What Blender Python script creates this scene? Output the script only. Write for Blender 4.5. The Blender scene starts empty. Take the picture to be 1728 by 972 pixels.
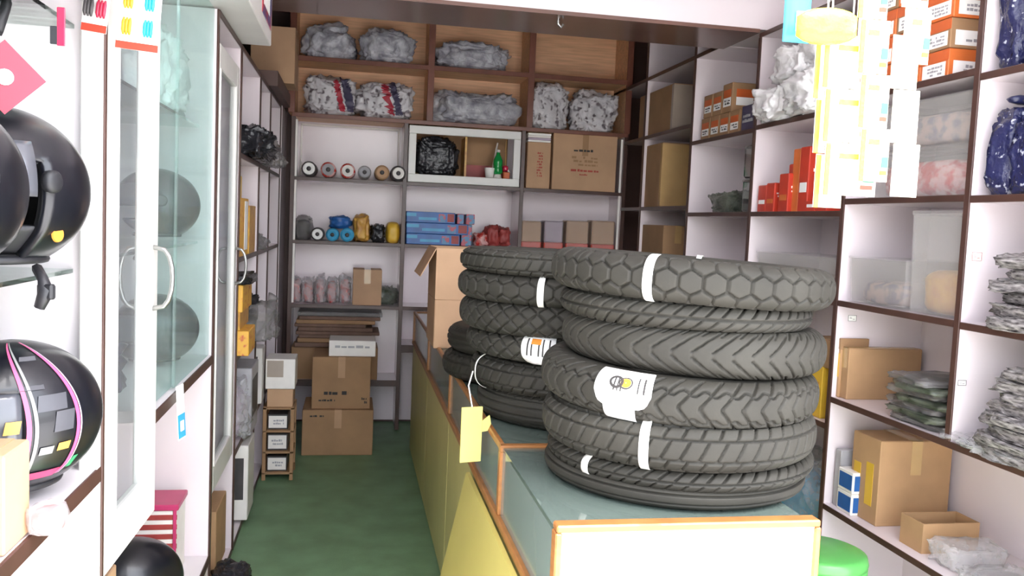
import bpy, bmesh, math, random
import numpy as np
from mathutils import Vector, Matrix, noise
random.seed(7)
S = bpy.context.scene
COL = S.collection
# ------------------------------------------------------------------ camera
F, VX, VY, ROLL, H = 1450.0, 595.0, 365.0, math.radians(2.5), 1.5   # pixels of a 1728x972 frame
_d = Vector((VX-864, -(VY-486), -F)).normalized()
_u = Vector((math.sin(ROLL), math.cos(ROLL), 0)); _u.z = -(_u.x*_d.x+_u.y*_d.y)/_d.z; _u.normalize()
_r = _d.cross(_u)
cam = bpy.data.objects.new('camera', bpy.data.cameras.new('camera')); COL.objects.link(cam)
cam.data.sensor_width = 36; cam.data.lens = F/1728*36; cam.data.clip_start = .02
cam.matrix_world = Matrix.Translation((0, 0, H)) @ Matrix((_r, _d, _u)).to_4x4()
S.camera = cam
# ------------------------------------------------------------------ light
w = bpy.data.worlds.new('sky'); S.world = w; w.use_nodes = True
nt = w.node_tree; bg = nt.nodes['Background']
sky = nt.nodes.new('ShaderNodeTexSky'); sky.sky_type = 'NISHITA'; sky.sun_disc = False
sky.sun_elevation = math.radians(76); sky.sun_rotation = math.radians(146); sky.air_density = 1.0; sky.dust_density = 3.0
hs = nt.nodes.new('ShaderNodeHueSaturation'); hs.inputs['Saturation'].default_value = .35
nt.links.new(sky.outputs[0], hs.inputs['Color']); nt.links.new(hs.outputs[0], bg.inputs[0]); bg.inputs[1].default_value = .52
sun = bpy.data.objects.new('sun_offscreen', bpy.data.lights.new('sun_offscreen', 'SUN')); COL.objects.link(sun)
sun.data.energy = 9.0; sun.data.angle = math.radians(.6); sun.data.color = (1, .97, .92)
sun.rotation_euler = Vector((-.13, .19, -.97)).to_track_quat('-Z', 'Y').to_euler()
vs = S.view_settings; vs.view_transform = 'Standard'; vs.look = 'None'; vs.gamma = 1; vs.use_curve_mapping = False
vs.exposure = 1.7
# ------------------------------------------------------------------ materials
MATS = {}
def lin(c): return tuple((x/12.92 if x <= .04045 else ((x+.055)/1.055)**2.4) for x in c)
def hx(h): return lin(tuple(int(h[i:i+2], 16)/255 for i in (0, 2, 4)))
def mat(name, col, rough=.5, var=.12, scale=9, bump=0, bscale=60, metal=0, spec=.5, col2=None, stretch=None, alpha=1, coat=0, detail=4, sharp=None):
    """procedural material: noise between two tones, optional bump, grain stretch and transparency"""
    if name in MATS: return MATS[name]
    c = hx(col) if isinstance(col, str) else col
    m = bpy.data.materials.new(name); m.use_nodes = True; n = m.node_tree.nodes; l = m.node_tree.links
    p = n['Principled BSDF']; p.inputs['Roughness'].default_value = rough; p.inputs['Metallic'].default_value = metal
    p.inputs['Specular IOR Level'].default_value = spec; p.inputs['Coat Weight'].default_value = coat
    tc = n.new('ShaderNodeTexCoord'); mp = n.new('ShaderNodeMapping'); l.new(tc.outputs['Object'], mp.inputs[0])
    if stretch: mp.inputs['Scale'].default_value = stretch
    nz = n.new('ShaderNodeTexNoise'); nz.inputs['Scale'].default_value = scale; nz.inputs['Detail'].default_value = detail
    l.new(mp.outputs[0], nz.inputs[0])
    cr = n.new('ShaderNodeValToRGB'); l.new(nz.outputs[0], cr.inputs[0])
    c2 = (hx(col2) if isinstance(col2, str) else col2) if col2 else tuple(x*(1-var*2) for x in c)
    lo, hi = sharp if sharp else (.3, .7)
    cr.color_ramp.elements[0].position = lo; cr.color_ramp.elements[1].position = hi
    cr.color_ramp.elements[0].color = (*c2, 1); cr.color_ramp.elements[1].color = (*c, 1)
    l.new(cr.outputs[0], p.inputs['Base Color'])
    if bump:
        nb = n.new('ShaderNodeTexNoise'); nb.inputs['Scale'].default_value = bscale; nb.inputs['Detail'].default_value = 5
        l.new(mp.outputs[0], nb.inputs[0]); b = n.new('ShaderNodeBump'); b.inputs['Strength'].default_value = bump
        b.inputs['Distance'].default_value = .01; l.new(nb.outputs[0], b.inputs['Height']); l.new(b.outputs[0], p.inputs['Normal'])
    if alpha < 1: p.inputs['Alpha'].default_value = alpha
    MATS[name] = m; return m
def glass(name, tint, refl=.9, rough=.02, base=0.0, ior=1.45):
    m = bpy.data.materials.new(name); m.use_nodes = True; n = m.node_tree.nodes; l = m.node_tree.links
    n.remove(n['Principled BSDF']); out = n['Material Output']
    t = n.new('ShaderNodeBsdfTransparent'); t.inputs[0].default_value = (*tint, 1)
    g = n.new('ShaderNodeBsdfGlossy'); g.inputs['Roughness'].default_value = rough; g.inputs[0].default_value = (refl,)*3+(1,)
    fr = n.new('ShaderNodeFresnel'); fr.inputs[0].default_value = ior
    mx = n.new('ShaderNodeMixShader'); l.new(t.outputs[0], mx.inputs[1]); l.new(g.outputs[0], mx.inputs[2])
    if base:
        ad = n.new('ShaderNodeMath'); ad.operation = 'ADD'; ad.inputs[1].default_value = base; ad.use_clamp = True
        l.new(fr.outputs[0], ad.inputs[0]); l.new(ad.outputs[0], mx.inputs[0])
    else: l.new(fr.outputs[0], mx.inputs[0])
    l.new(mx.outputs[0], out.inputs[0]); MATS[name] = m; return m
mat('laminate', 'e4d9dc', .17, .03, 3, .03, 14)
mat('milky_glass', '84918c', .12, .06, 3, alpha=.85); mat('top_glass', '66736c', .05, .04, 3, alpha=.8, spec=.8)
mat('white_wall', 'dcd3d6', .55, .03, 2)
mat('display_white', 'e6dfe0', .5, .01, 2)
mat('edge_brown', '4e352e', .35, .15, 12)
mat('brown_laminate', '6b4c42', .22, .15, 4, stretch=(1, 6, 6))
mat('dark_brown_wall', '5d433c', .5, .12, 4)
mat('wood_orange', 'e4b68e', .5, .14, 5, stretch=(1, 9, 14))
mat('wood_frame', '7d4a3a', .4, .15, 8)
mat('wood_edge', 'a8703e', .4, .15, 10, stretch=(2, 2, 8))
mat('floor_green', '779a74', .5, .16, 6, .15, 150, col2='688562')
mat('pavement', 'b6b5b6', .8, .1, 4)
mat('yellow_panel', 'd2c580', .35, .08, 3)
mat('yellow_board', 'c9bb68', .4, .06, 3)
mat('cream_panel', 'fbf3da', .4, .03, 3)
mat('yellow_card', 'e0d27a', .6, .05, 8)
mat('helmet_grey', '4c4c52', .4, .1)
mat('panel_pink', 'e0d3cf', .45, .03, 3)
mat('door_paint', 'e2e0db', .35, .05, 5, .03, 40)
mat('peel', '7c4a3c', .6, .2, 30)
mat('metal', 'b9b9b6', .3, .08, 20, metal=.9)
mat('rubber', '383630', .62, .14, 5, .06, 130, col2='2a2823', spec=.25)
mat('paper', 'fbfaf6', .6, .02, 10)
mat('ink', '3a3634', .7, .1)
mat('ink_red', 'b04a3c', .7, .1)
mat('ink_orange', 'e08a2c', .7, .1)
mat('card', 'c29c7a', .75, .08, 6, .03, 90)
mat('card_dark', 'a8835f', .75, .1, 6, .03, 90)
mat('card_yellow', 'b9926a', .75, .1, 6, .03, 90)
mat('card_flat', '836758', .8, .15, 10, .05, 60)
mat('tape', 'c2a06f', .18, .06, 10)
mat('tape_grey', 'a8998c', .3, .06, 10)
mat('orange', 'd9672f', .5, .1)
mat('orange_bright', 'e0763a', .45, .08)
mat('red', 'd0402c', .4, .12, 10)
mat('red_dark', 'a5403c', .5, .15, 14)
mat('pink', 'd95a86', .4, .1)
mat('magenta', 'c03a6a', .4, .1)
mat('blue', '2c67b0', .4, .15, 10)
mat('cyan', '3fa3cf', .4, .1, 10)
mat('teal', '2aa7a0', .35, .1)
mat('navy', '23264a', .3, .3, 20, .3, 50)
mat('navy_print', '23254a', .16, .2, 46, .7, 60, col2='b9bcc8', sharp=(.30, .38), detail=2)
mat('indigo_box', '4a4660', .5, .1)
mat('yellow', 'e0b43a', .45, .08, 9)
mat('yellow_red', 'e2ad45', .5, .1, 38, col2='c0503a', sharp=(.3, .46))
mat('gold', 'd6a94a', .4, .12, 24, col2='b98040')
mat('silver', 'aaa8ac', .35, .1, 14)
mat('grey_dark', '4b4747', .5, .15, 14)
mat('black_gloss', '14151c', .3, .2, 5, coat=.15)
mat('black_matte', '26262a', .5, .2, 9, .05, 60)
mat('visor', '55565c', .12, .1, 4, coat=.3)
mat('green_plastic', '4f9a4c', .3, .08, 4)
mat('bottle_green', '1f9a4a', .12, .1, 8)
mat('white_plastic', 'efeae4', .4, .05, 10)
mat('lilac', 'b9a8b8', .5, .1)
mat('grey_strap', '8a8a88', .5, .1)
mat('strap_white', 'f6f3ea', .5, .03, 20)
mat('clear_bag', 'dcdadc', .12, .1, 22, .8, 38, alpha=.36)
mat('clear_grey', '9d9a98', .16, .3, 20, .8, 34, alpha=.5, col2='7a7674')
mat('clear_green', '8f9485', .16, .3, 20, .8, 40, alpha=.55, col2='3f4a38')
mat('bag_white', 'e4e2e2', .28, .1, 12, .6, 30)
mat('bag_silver', 'c2c2c8', .22, .2, 16, .8, 34, col2='7d7c86')
mat('bag_print', 'cfccd0', .3, .1, 26, .5, 34, col2='6a6066', sharp=(.34, .46), detail=1)
mat('bag_black', '2c2c30', .22, .2, 20, .8, 36)
mat('bag_wrap', 'b0aaa8', .2, .25, 30, .9, 55, col2='3a3536', stretch=(1, 1, 5))
mat('bag_pink', 'd8a8a4', .22, .2, 26, .7, 45, col2='c03830', sharp=(.42, .56))
mat('pink_red', 'b42c40', .5, .08)
mat('bin_clear', 'd4cfcc', .12, .04, 6, alpha=.24)
mat('bin_contents', 'b09a90', .6, .2, 22, col2='77707c', sharp=(.4, .55))
mat('print_mix', '4b7fa8', .4, .2, 30, col2='b04858', sharp=(.45, .5))
mat('photo_print', 'b03c4a', .3, .2, 14, col2='3b4f8c', sharp=(.4, .55))
mat('amber', 'e8a024', .25, .1); mat('aqua', '28a8b8', .25, .1); mat('ruby', 'c22c4a', .25, .1)
mat('sachet', 'f6f2dc', .35, .04, 14, .2, 60)
mat('sachet_yellow', 'f0dc3a', .3, .06, 14, .25, 60)
mat('leaf_green', '3a9a62', .5, .1)
glass('pane', (.93, .97, .96)); glass('pane_green', (.80, .92, .88), base=.05)
glass('pane_frost', (.86, .9, .9), rough=.25, base=.12); glass('mirror_dark', (.5, .48, .46), base=.1)
glass('counter_glass', (.85, .92, .92), base=.14)
glass('jar_glass', (.9, .93, .93), base=.1)
def hazy(name, tint, haze, k):  # bright haze mixed into the glass colour as a pale diffuse layer
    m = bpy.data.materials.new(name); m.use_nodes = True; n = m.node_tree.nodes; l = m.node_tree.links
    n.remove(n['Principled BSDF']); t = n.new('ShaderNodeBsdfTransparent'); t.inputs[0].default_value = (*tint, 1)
    d = n.new('ShaderNodeBsdfDiffuse'); d.inputs[0].default_value = (*haze, 1); g = n.new('ShaderNodeBsdfGlossy'); g.inputs['Roughness'].default_value = .08
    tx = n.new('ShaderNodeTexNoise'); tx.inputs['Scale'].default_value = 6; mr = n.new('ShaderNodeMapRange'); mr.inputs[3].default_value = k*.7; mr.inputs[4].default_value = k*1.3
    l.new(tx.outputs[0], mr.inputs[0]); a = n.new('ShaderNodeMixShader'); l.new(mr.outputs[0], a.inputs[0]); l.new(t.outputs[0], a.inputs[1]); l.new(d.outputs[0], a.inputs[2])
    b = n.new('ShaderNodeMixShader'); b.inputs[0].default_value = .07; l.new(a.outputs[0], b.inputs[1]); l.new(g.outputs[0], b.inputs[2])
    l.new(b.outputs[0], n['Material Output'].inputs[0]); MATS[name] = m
hazy('pane_hazy', (.86, .95, .93), (.78, .86, .84), .09); hazy('door_glass', (.9, .92, .92), (.6, .6, .62), .09)
M = MATS
# ------------------------------------------------------------------ pixel to place
def W(px, py, X=None, Y=None, Z=None):
    c = Vector((px-864, -(py-486), -F)); v = Vector((c.dot(_r), c.dot(_d), c.dot(_u)))
    t = X/v.x if X is not None else Y/v.y if Y is not None else (Z-H)/v.z
    return v*t+Vector((0, 0, H))
# ------------------------------------------------------------------ mesh tools
def link(o, parent=None):
    COL.objects.link(o)
    if parent is not None: o.parent = parent
    return o
def mesh_obj(name, v, f, m, parent=None, smooth=False):
    me = bpy.data.meshes.new(name); me.from_pydata([tuple(x) for x in v], [], f); me.update()
    me.materials.append(M[m])
    if smooth: me.polygons.foreach_set('use_smooth', [True]*len(me.polygons))
    return link(bpy.data.objects.new(name, me), parent)
class MB:
    def __init__(s): s.v = []; s.f = []
    def add(s, v, f):
        b = len(s.v); s.v += [Vector(x) for x in v]; s.f += [tuple(i+b for i in q) for q in f]; return s
    def box(s, x0, x1, y0, y1, z0, z1, c=0, M4=None):
        x0, x1 = min(x0, x1), max(x0, x1); y0, y1 = min(y0, y1), max(y0, y1); z0, z1 = min(z0, z1), max(z0, z1)
        c = min(c, (x1-x0)*.4, (y1-y0)*.4, (z1-z0)*.4)
        if c <= 0:
            v = [(x, y, z) for z in (z0, z1) for y in (y0, y1) for x in (x0, x1)]
            f = [(0, 2, 3, 1), (4, 5, 7, 6), (0, 1, 5, 4), (2, 6, 7, 3), (0, 4, 6, 2), (1, 3, 7, 5)]
        else:
            v = []; f = []; idx = {}
            for k in range(8):
                sx, sy, sz = k & 1, (k >> 1) & 1, (k >> 2) & 1
                p = (x1 if sx else x0, y1 if sy else y0, z1 if sz else z0)
                i = (-1 if sx else 1, -1 if sy else 1, -1 if sz else 1)
                for a in range(3):
                    q = [p[j]+(i[j]*c if j != a else 0) for j in range(3)]
                    idx[k, a] = len(v); v.append(q)
            def face(q):
                n = (Vector(v[q[1]])-Vector(v[q[0]])).cross(Vector(v[q[2]])-Vector(v[q[0]]))
                ce = sum((Vector(v[j]) for j in q), Vector())/len(q)-Vector(((x0+x1)/2, (y0+y1)/2, (z0+z1)/2))
                f.append(tuple(q) if n.dot(ce) > 0 else tuple(reversed(q)))
            for a in range(3):
                b1, b2 = 1 << ((a+1) % 3), 1 << ((a+2) % 3)
                for s2 in (0, 1 << a): face([idx[s2, a], idx[s2 | b1, a], idx[s2 | b1 | b2, a], idx[s2 | b2, a]])
                for k in (0, b1, b2, b1 | b2):
                    a1, a2 = (a+1) % 3, (a+2) % 3
                    face([idx[k, a1], idx[k | (1 << a), a1], idx[k | (1 << a), a2], idx[k, a2]])
            for k in range(8): face([idx[k, 0], idx[k, 1], idx[k, 2]])
        if M4 is not None: v = [M4 @ Vector(q) for q in v]
        return s.add(v, f)
    def tube(s, pts, r, n=8, cap=True, closed=False):
        pts = [Vector(p) for p in pts]; rs = r if isinstance(r, (list, tuple)) else [r]*len(pts)
        v = []; k = len(pts)
        t0 = (pts[1]-pts[0]).normalized(); nrm = t0.orthogonal().normalized()
        for i, p in enumerate(pts):
            if closed: t = (pts[(i+1) % k]-pts[i-1]).normalized()
            else: t = (pts[min(i+1, k-1)]-pts[max(i-1, 0)]).normalized()
            nrm = (nrm-t*nrm.dot(t)).normalized(); b = t.cross(nrm)
            v += [p+(nrm*math.cos(2*math.pi*j/n)+b*math.sin(2*math.pi*j/n))*rs[i] for j in range(n)]
        f = []
        for i in range(k if closed else k-1):
            a, c = i*n, ((i+1) % k)*n
            f += [(a+j, a+(j+1) % n, c+(j+1) % n, c+j) for j in range(n)]
        if cap and not closed: f += [tuple(reversed(range(n))), tuple((k-1)*n+j for j in range(n))]
        return s.add(v, f)
    def lathe(s, prof, n=24, c=(0, 0, 0), M4=None):
        v = []; f = []; k = len(prof)
        for r, z in prof: v += [(c[0]+r*math.cos(2*math.pi*j/n), c[1]+r*math.sin(2*math.pi*j/n), c[2]+z) for j in range(n)]
        for i in range(k-1): f += [(i*n+j, i*n+(j+1) % n, (i+1)*n+(j+1) % n, (i+1)*n+j) for j in range(n)]
        f += [tuple(reversed(range(n))), tuple((k-1)*n+j for j in range(n))]
        if M4 is not None: v = [M4 @ Vector(q) for q in v]
        return s.add(v, f)
    def prism(s, poly, axis_vec, M4=None):
        """poly: 3-D points of a planar outline, extruded along axis_vec"""
        a = Vector(axis_vec); n = len(poly); v = [Vector(p) for p in poly]+[Vector(p)+a for p in poly]
        f = [tuple(reversed(range(n))), tuple(range(n, 2*n))]+[(i, (i+1) % n, n+(i+1) % n, n+i) for i in range(n)]
        if M4 is not None: v = [M4 @ q for q in v]
        return s.add(v, f)
    def build(s, name, m, parent=None, smooth=False): return mesh_obj(name, s.v, s.f, m, parent, smooth)
def tag(o, label, cat, group=None):
    o['label'] = label; o['category'] = cat
    if group: o['group'] = group
    return o
def thing(name, label, cat, loc=(0, 0, 0), rz=0, group=None):
    o = bpy.data.objects.new(name, None); COL.objects.link(o); o.location = loc; o.rotation_euler = (0, 0, rz)
    o.empty_display_size = .05
    return tag(o, label, cat, group)
def struct(o): o['kind'] = 'structure'; return o
def copy_tree(o, parent=None):
    c = o.copy(); COL.objects.link(c); c.parent = parent
    for ch in list(o.children): copy_tree(ch, c)
    return c
def strokes(x0, x1, z0, z1, rows, seed, gap=.3, wr=(.02, .06)):
    """small printed dashes on the plane y=0, as (x0,x1,z0,z1) rectangles"""
    rnd = random.Random(seed); out = []; hgt = (z1-z0)/rows
    for r in range(rows):
        x = x0+rnd.random()*(x1-x0)*.15; zz = z1-(r+1)*hgt+hgt*gap*.5
        while x < x1:
            wd = rnd.uniform(*wr)*(x1-x0)*4
            if rnd.random() < .8: out.append((x, min(x+wd*.8, x1), zz, zz+hgt*(1-gap)*rnd.uniform(.6, 1)))
            x += wd
    return out
# ------------------------------------------------------------------ the setting
XL, XLB, XR, XRB, YB, YBB, CZ = -.48, -.86, 1.9, 2.28, 5.98, 6.30, 2.95
def sbox(name, m, *a, c=0): return struct(MB().box(*a, c=c).build(name, m))
sbox('floor', 'floor_green', -.92, 2.34, 1.5, 6.36, -.05, 0)
sbox('floor_outside', 'pavement', -14, 14, -22, 1.5, -.15, -.06)
wl = sbox('wall_left', 'white_wall', -.92, -.88, 1.0, 6.36, -.05, CZ)
sbox('wall_right', 'white_wall', 2.30, 2.34, 1.3, 6.36, -.05, CZ)
sbox('wall_back', 'dark_brown_wall', -.88, 2.30, 6.32, 6.36, -.05, CZ)
sbox('ceiling', 'white_wall', -.92, 2.34, 1.9, 6.36, CZ, CZ+.04)
sbox('wall_front', 'white_wall', -.92, 2.34, 1.9, 1.98, CZ-.06, CZ+.3)
# brown wall lining above the shelving
sbox('trim_1', 'dark_brown_wall', -.879, -.865, 3.9, 6.32, 2.24, CZ)
sbox('trim_2', 'dark_brown_wall', -.86, -.43, 5.0, 6.0, 2.202, 2.285)
# awning slab over the shop front
sbox('ceiling_awning', 'white_wall', -.95, 2.5, 1.185, 1.9, 2.9, 2.98)
sbox('unseen_shade_slab', 'white_wall', -.95, -.02, .7, 1.185, 2.9, 2.98)  # unseen slab added to keep the sun off the helmet cabinet
# beam across the shop
bm_ = struct(MB().box(-.88, 2.30, 3.94, 4.34, 2.482, CZ).build('ceiling_beam', 'white_wall'))
MB().box(-.88, 1.90, 3.935, 4.35, 2.465, 2.483).build('soffit_panel', 'brown_laminate', bm_)
MB().tube([(.93, 4.05, 2.466), (.93, 4.05, 2.45), (.945, 4.05, 2.435), (.955, 4.05, 2.45)], .006, 6).build('hook', 'metal', bm_)
# ------------------------------------------------------------------ shelving on the tyre-counter wall
ws = thing('shelving_unit', 'white laminate wall shelving with dark brown edges beside the tyre counter', 'shelving', (XR, 4, 0))
def part(mb, name, m, root, parent=None, smooth=False):
    o = mb.build(name, m, None, smooth); L = root.location
    o.parent = parent or root
    if parent is None: o.location = -Vector(L)
    return o
def divider(root, y, z0, z1, x0, x1, front, t=.011, m='laminate'):
    """upright board; front = x of the banded edge"""
    d = part(MB().box(x0, x1, y-t, y+t, z0, z1), 'divider', m, root)
    s = 1 if front == max(x0, x1) else -1
    part(MB().box(front-.001*s, front+.006*s, y-t-.002, y+t+.002, z0, z1, .002), 'edge_band', 'edge_brown', root, d)
def shelf(root, y0, y1, z, x0, x1, front, t=.02, m='laminate'):
    d = part(MB().box(x0, x1, y0, y1, z-t, z), 'shelf', m, root)
    s = 1 if front == max(x0, x1) else -1
    part(MB().box(front-.001*s, front+.005*s, y0, y1, z-t-.002, z+.001, .002), 'edge_band', 'edge_brown', root, d)
YD = [5.55, 4.72, 3.92, 3.11, 2.41, 1.72]
for i, y in enumerate(YD):
    divider(ws, y, .865 if i == 4 else .02, 2.44 if y < 4.34 else 2.9, XR, XRB, XR)
part(MB().box(XRB, XRB+.015, 1.72, 6.3, .02, 2.44), 'back_panel', 'laminate', ws)
shelf(ws, 1.731, 3.93, 2.46, XR, XRB, XR); shelf(ws, 4.355, YBB, 2.5, XR, XRB, XR)
g = .011
for a, b, z in [(0, 1, 2.115), (1, 2, 2.01), (2, 3, 2.02), (3, 4, 2.045), (4, 5, 2.025),
                (0, 1, 1.645), (1, 2, 1.605), (2, 3, 1.605), (3, 4, 1.652), (4, 5, 1.648),
                (0, 1, 1.25), (1, 2, 1.25), (2, 3, 1.25), (3, 4, 1.252), (4, 5, 1.25),
                (0, 1, .75), (1, 2, .75), (2, 3, .75)]:
    shelf(ws, YD[b]+g, YD[a]-g, z, XR, XRB, XR)
for z in (.865, .43): shelf(ws, YD[5]+g, YD[3]-g, z, XR, XRB, XR)
shelf(ws, 5.56, YB-.01, 2.115, XR, XRB, XR); shelf(ws, 5.56, YB-.01, 1.645, XR, XRB, XR); shelf(ws, 5.56, YB-.01, 1.25, XR, XRB, XR)
shelf(ws, YD[5]+g, 6.3, .04, XR, XRB, XR)
# price stickers on the divider faces
for i, (px, py, Y, wd, hg) in enumerate([(1648, 433, 2.398, 21, 16), (1623, 646, 2.398, 18, 10), (1438, 537, 3.098, 17, 11), (1422, 788, 3.098, 16, 8)]):
    c = W(px, py, Y=Y); a, b = wd*Y/F/2, hg*Y/F/2
    st = tag(MB().box(c.x-a, c.x+a, Y-.0012, Y-.0002, c.z-b, c.z+b).build('price_sticker', 'paper'),
             ['price sticker with red outline on the divider above the newspaper bundles', 'price sticker on the divider above the big wrapped pile',
              'price sticker on the divider under the clear bins', 'price sticker on the divider above the small blue boxes'][i], 'sticker')
    f = MB(); e = .0011
    for q in [(c.x-a, c.x+a, c.z-b, c.z-b+e), (c.x-a, c.x+a, c.z+b-e, c.z+b), (c.x-a, c.x-a+e, c.z-b, c.z+b), (c.x+a-e, c.x+a, c.z-b, c.z+b),
              (c.x-a*.6, c.x-a*.25, c.z+b*.25, c.z+b*.35), (c.x+a*.1, c.x+a*.6, c.z-b*.4, c.z-b*.28), (c.x-a*.6, c.x-a*.1, c.z-b*.1, c.z)]:
        f.box(q[0], q[1], Y-.002, Y-.001, q[2], q[3])
    f.build('printed_border', 'ink_red' if i == 0 else 'ink', st)
# ------------------------------------------------------------------ shelving on the back wall
bs = thing('back_shelving', 'white shelving unit with dark edges and wooden lockers across the end wall', 'shelving', (.7, YB, 0))
XP = [-.405, .345, 1.165, 1.915]
def bdiv(x, z0, z1, m='laminate', t=.012, eb='edge_brown', y0=YB, y1=YBB):
    d = part(MB().box(x-t, x+t, y0, y1, z0, z1), 'divider', m, bs)
    part(MB().box(x-t-.002, x+t+.002, y0-.006, y0+.001, z0, z1, .002), 'edge_band', eb, bs, d)
def bshelf(x0, x1, z, m='laminate', t=.022, eb='edge_brown', y0=YB, y1=YBB):
    d = part(MB().box(x0, x1, y0, y1, z-t, z), 'shelf', m, bs)
    part(MB().box(x0, x1, y0-.005, y0+.001, z-t-.002, z+.001, .002), 'edge_band', eb, bs, d)
for i, x in enumerate(XP): bdiv(x, .02, 2.15)
for i in range(3):
    a, b = XP[i]+.012, XP[i+1]-.012
    for z in (.89, 1.325, 1.752): bshelf(a, b, z)
    part(MB().box(a, b, YBB-.012, YBB, .02, 2.15), 'back_panel', 'laminate', bs)
bshelf(XP[0]+.012, .333, .37, t=.04); bshelf(.357, 1.15, .62, t=.05)
bshelf(XP[0]-.012, XP[3]+.012, 2.175, 'wood_orange', .025, 'wood_frame')
XU = [-.42, .50, 1.2, 1.915]
for x in XU: bdiv(x, 2.175, 2.93, 'wood_orange', .02, 'wood_frame')
for i in range(3):
    bshelf(XU[i]+.02, XU[i+1]-.02, 2.55, 'wood_orange', .03, 'wood_frame')
    part(MB().box(XU[i]+.02, XU[i+1]-.02, YBB-.014, YBB, 2.175, 2.93), 'wood_back_panel', 'wood_orange', bs)
bshelf(XU[0], XU[3], 2.93, 'wood_orange', .03, 'wood_frame')
# white moulding strips on the laminate bays
for a, b, z0, z1 in [(XP[0]+.03, XP[1]-.03, 1.775, 2.135)]:
    f = MB()
    for q in [(a, b, z1-.014, z1), (a, a+.012, z0, z1), (b-.012, b, z0, z1)]: f.box(q[0], q[1], YBB-.03, YBB-.012, q[2], q[3], .003)
    part(f, 'moulding', 'white_plastic', bs)
part(MB().box(XP[3]-.04, XP[3]-.025, YB-.004, YB+.006, .9, 2.13), 'white_strip', 'white_plastic', bs)
part(MB().box(XP[0]+.014, XP[0]+.028, YB-.004, YB+.006, .9, 2.13), 'white_strip', 'white_plastic', bs)
# filler board between end-wall unit and the helmet side
# ------------------------------------------------------------------ shelving on the helmet side
ls = thing('open_shelving', 'white open shelving with brown edges beyond the glazed cabinet doors', 'shelving', (XL, 4.6, 0))
YL = [3.2, 3.83, 4.6, 5.15, 5.85]
for y in YL[1:]: divider(ls, y, .02, 2.2, XLB, XL, XL)
for i in range(4):
    for z in (.03, .45, .87, 1.3, 1.75, 2.2): shelf(ls, YL[i]+g+.004*(i == 0), YL[i+1]-g, z, XLB, XL-.08*(i == 0 and .4 < z < 2.15), XL-.08*(i == 0 and .4 < z < 2.15))
part(MB().box(XLB-.015, XLB, 3.205, 5.85, .02, 2.2), 'back_panel', 'laminate', ls)
part(MB().box(XLB, XL+.01, 5.861, YB+.3, .0, 2.2), 'end_filler', 'laminate', ls)
# glazed cabinet for helmets
hc = thing('helmet_cabinet', 'white glazed display cabinet holding the motorcycle helmets by the entrance', 'cabinet', (XL, 2.1, 0))
divider(hc, 1.80, 0, 2.195, XLB, XL, XL, .006, 'display_white'); divider(hc, .98, 0, 2.195, XLB, XL, XL, .014, 'display_white')
divider(hc, 3.19, .02, 2.195, XLB, XL, XL, .011, 'laminate')
part(MB().box(XLB-.015, XLB, .97, 3.184, 0, 2.195), 'back_panel', 'display_white', hc)
shelf(hc, .995, 1.792, .985, XLB, XL, XL, .03, 'display_white'); shelf(hc, 2.275, 3.178, .985, XLB, XL, XL, .03, 'display_white')
shelf(hc, 1.845, 3.178, .25, XLB, XL, XL, .03, 'display_white')
part(MB().box(XL-.02, XL-.002, .995, 1.792, 0, .953), 'lower_panel', 'panel_pink', hc)
part(MB().box(XL-.02, XL-.002, 1.845, 3.178, 0, .218), 'lower_panel', 'panel_pink', hc)
# glass shelves
for y0, y1, z in [(.996, 1.792, 1.375), (.996, 1.792, 1.84), (1.846, 3.158, 1.39), (1.846, 3.158, 1.79)]:
    part(MB().box(XLB+.005, XL-.05, y0, y1, z-.008, z), 'glass_shelf', 'pane_green', hc)
# fixed glass and its bright edge strips
part(MB().box(XL-.012, XL-.006, 2.55, 3.158, .99, 2.19), 'glass_pane', 'pane_hazy', hc)
part(MB().box(XL-.022, XL-.016, 2.2, 2.62, .99, 2.19), 'glass_pane', 'pane_hazy', hc)
part(MB().box(XL-.03, XL+.004, 1.76, 1.79, 0, 2.195, .003), 'white_post', 'door_paint', hc)
# ------------------------------------------------------------------ doors (structure of the cabinet: hinged, things of their own kind -> parts)
def cab_door(label, hinge, ang, wd, z0, z1, st=.085, th=.032, group=None, handle_z=1.38):
    d = thing('cabinet_door', label, 'door', (hinge[0], hinge[1], z0), ang)
    hh = z1-z0
    # local: +x along door width, y thickness
    MB().box(0, st, -th, 0, 0, hh, .004).build('stile', 'door_paint', d)
    MB().box(wd-st, wd, -th, 0, 0, hh, .004).build('stile', 'door_paint', d)
    MB().box(st, wd-st, -th, 0, 0, .1, .004).build('rail', 'door_paint', d)
    MB().box(st, wd-st, -th, 0, hh-.09, hh, .004).build('rail', 'door_paint', d)
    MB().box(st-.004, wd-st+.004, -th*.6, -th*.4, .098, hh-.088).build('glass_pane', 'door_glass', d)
    MB().box(st-.002, st+.008, -th-.004, .004, .1, hh-.09, .002).build('glazing_bead', 'white_plastic', d)
    MB().box(-.003, .003, -th-.001, .002, 0, hh, .001).build('peeled_edge', 'peel', d)
    hz = handle_z-z0; pts = []
    for k in range(9):
        a = math.pi*(k/8)
        pts.append((wd-st*.5, -th-.045*math.sin(a)**.6 if 0 < k < 8 else -th+.002, hz-.075*math.cos(a)))
    h1 = MB().tube(pts, .006, 8)
    h1.tube([(p[0], -p[1]-th, p[2]) for p in pts], .006, 8)
    h1.build('pull_handle', 'metal', d, True)
    return d
cab_door('white glazed door with worn paint standing at the cabinet post beside the helmets', (XL-.034, 1.812), math.radians(88.5), .44, .735, 2.19, .09, handle_z=1.33)
cab_door('white glazed door closed in front of yellow boxes', (XL-.032, 3.207), math.radians(90), .606, .45, 2.1, .07, .03, handle_z=1.27)
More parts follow.
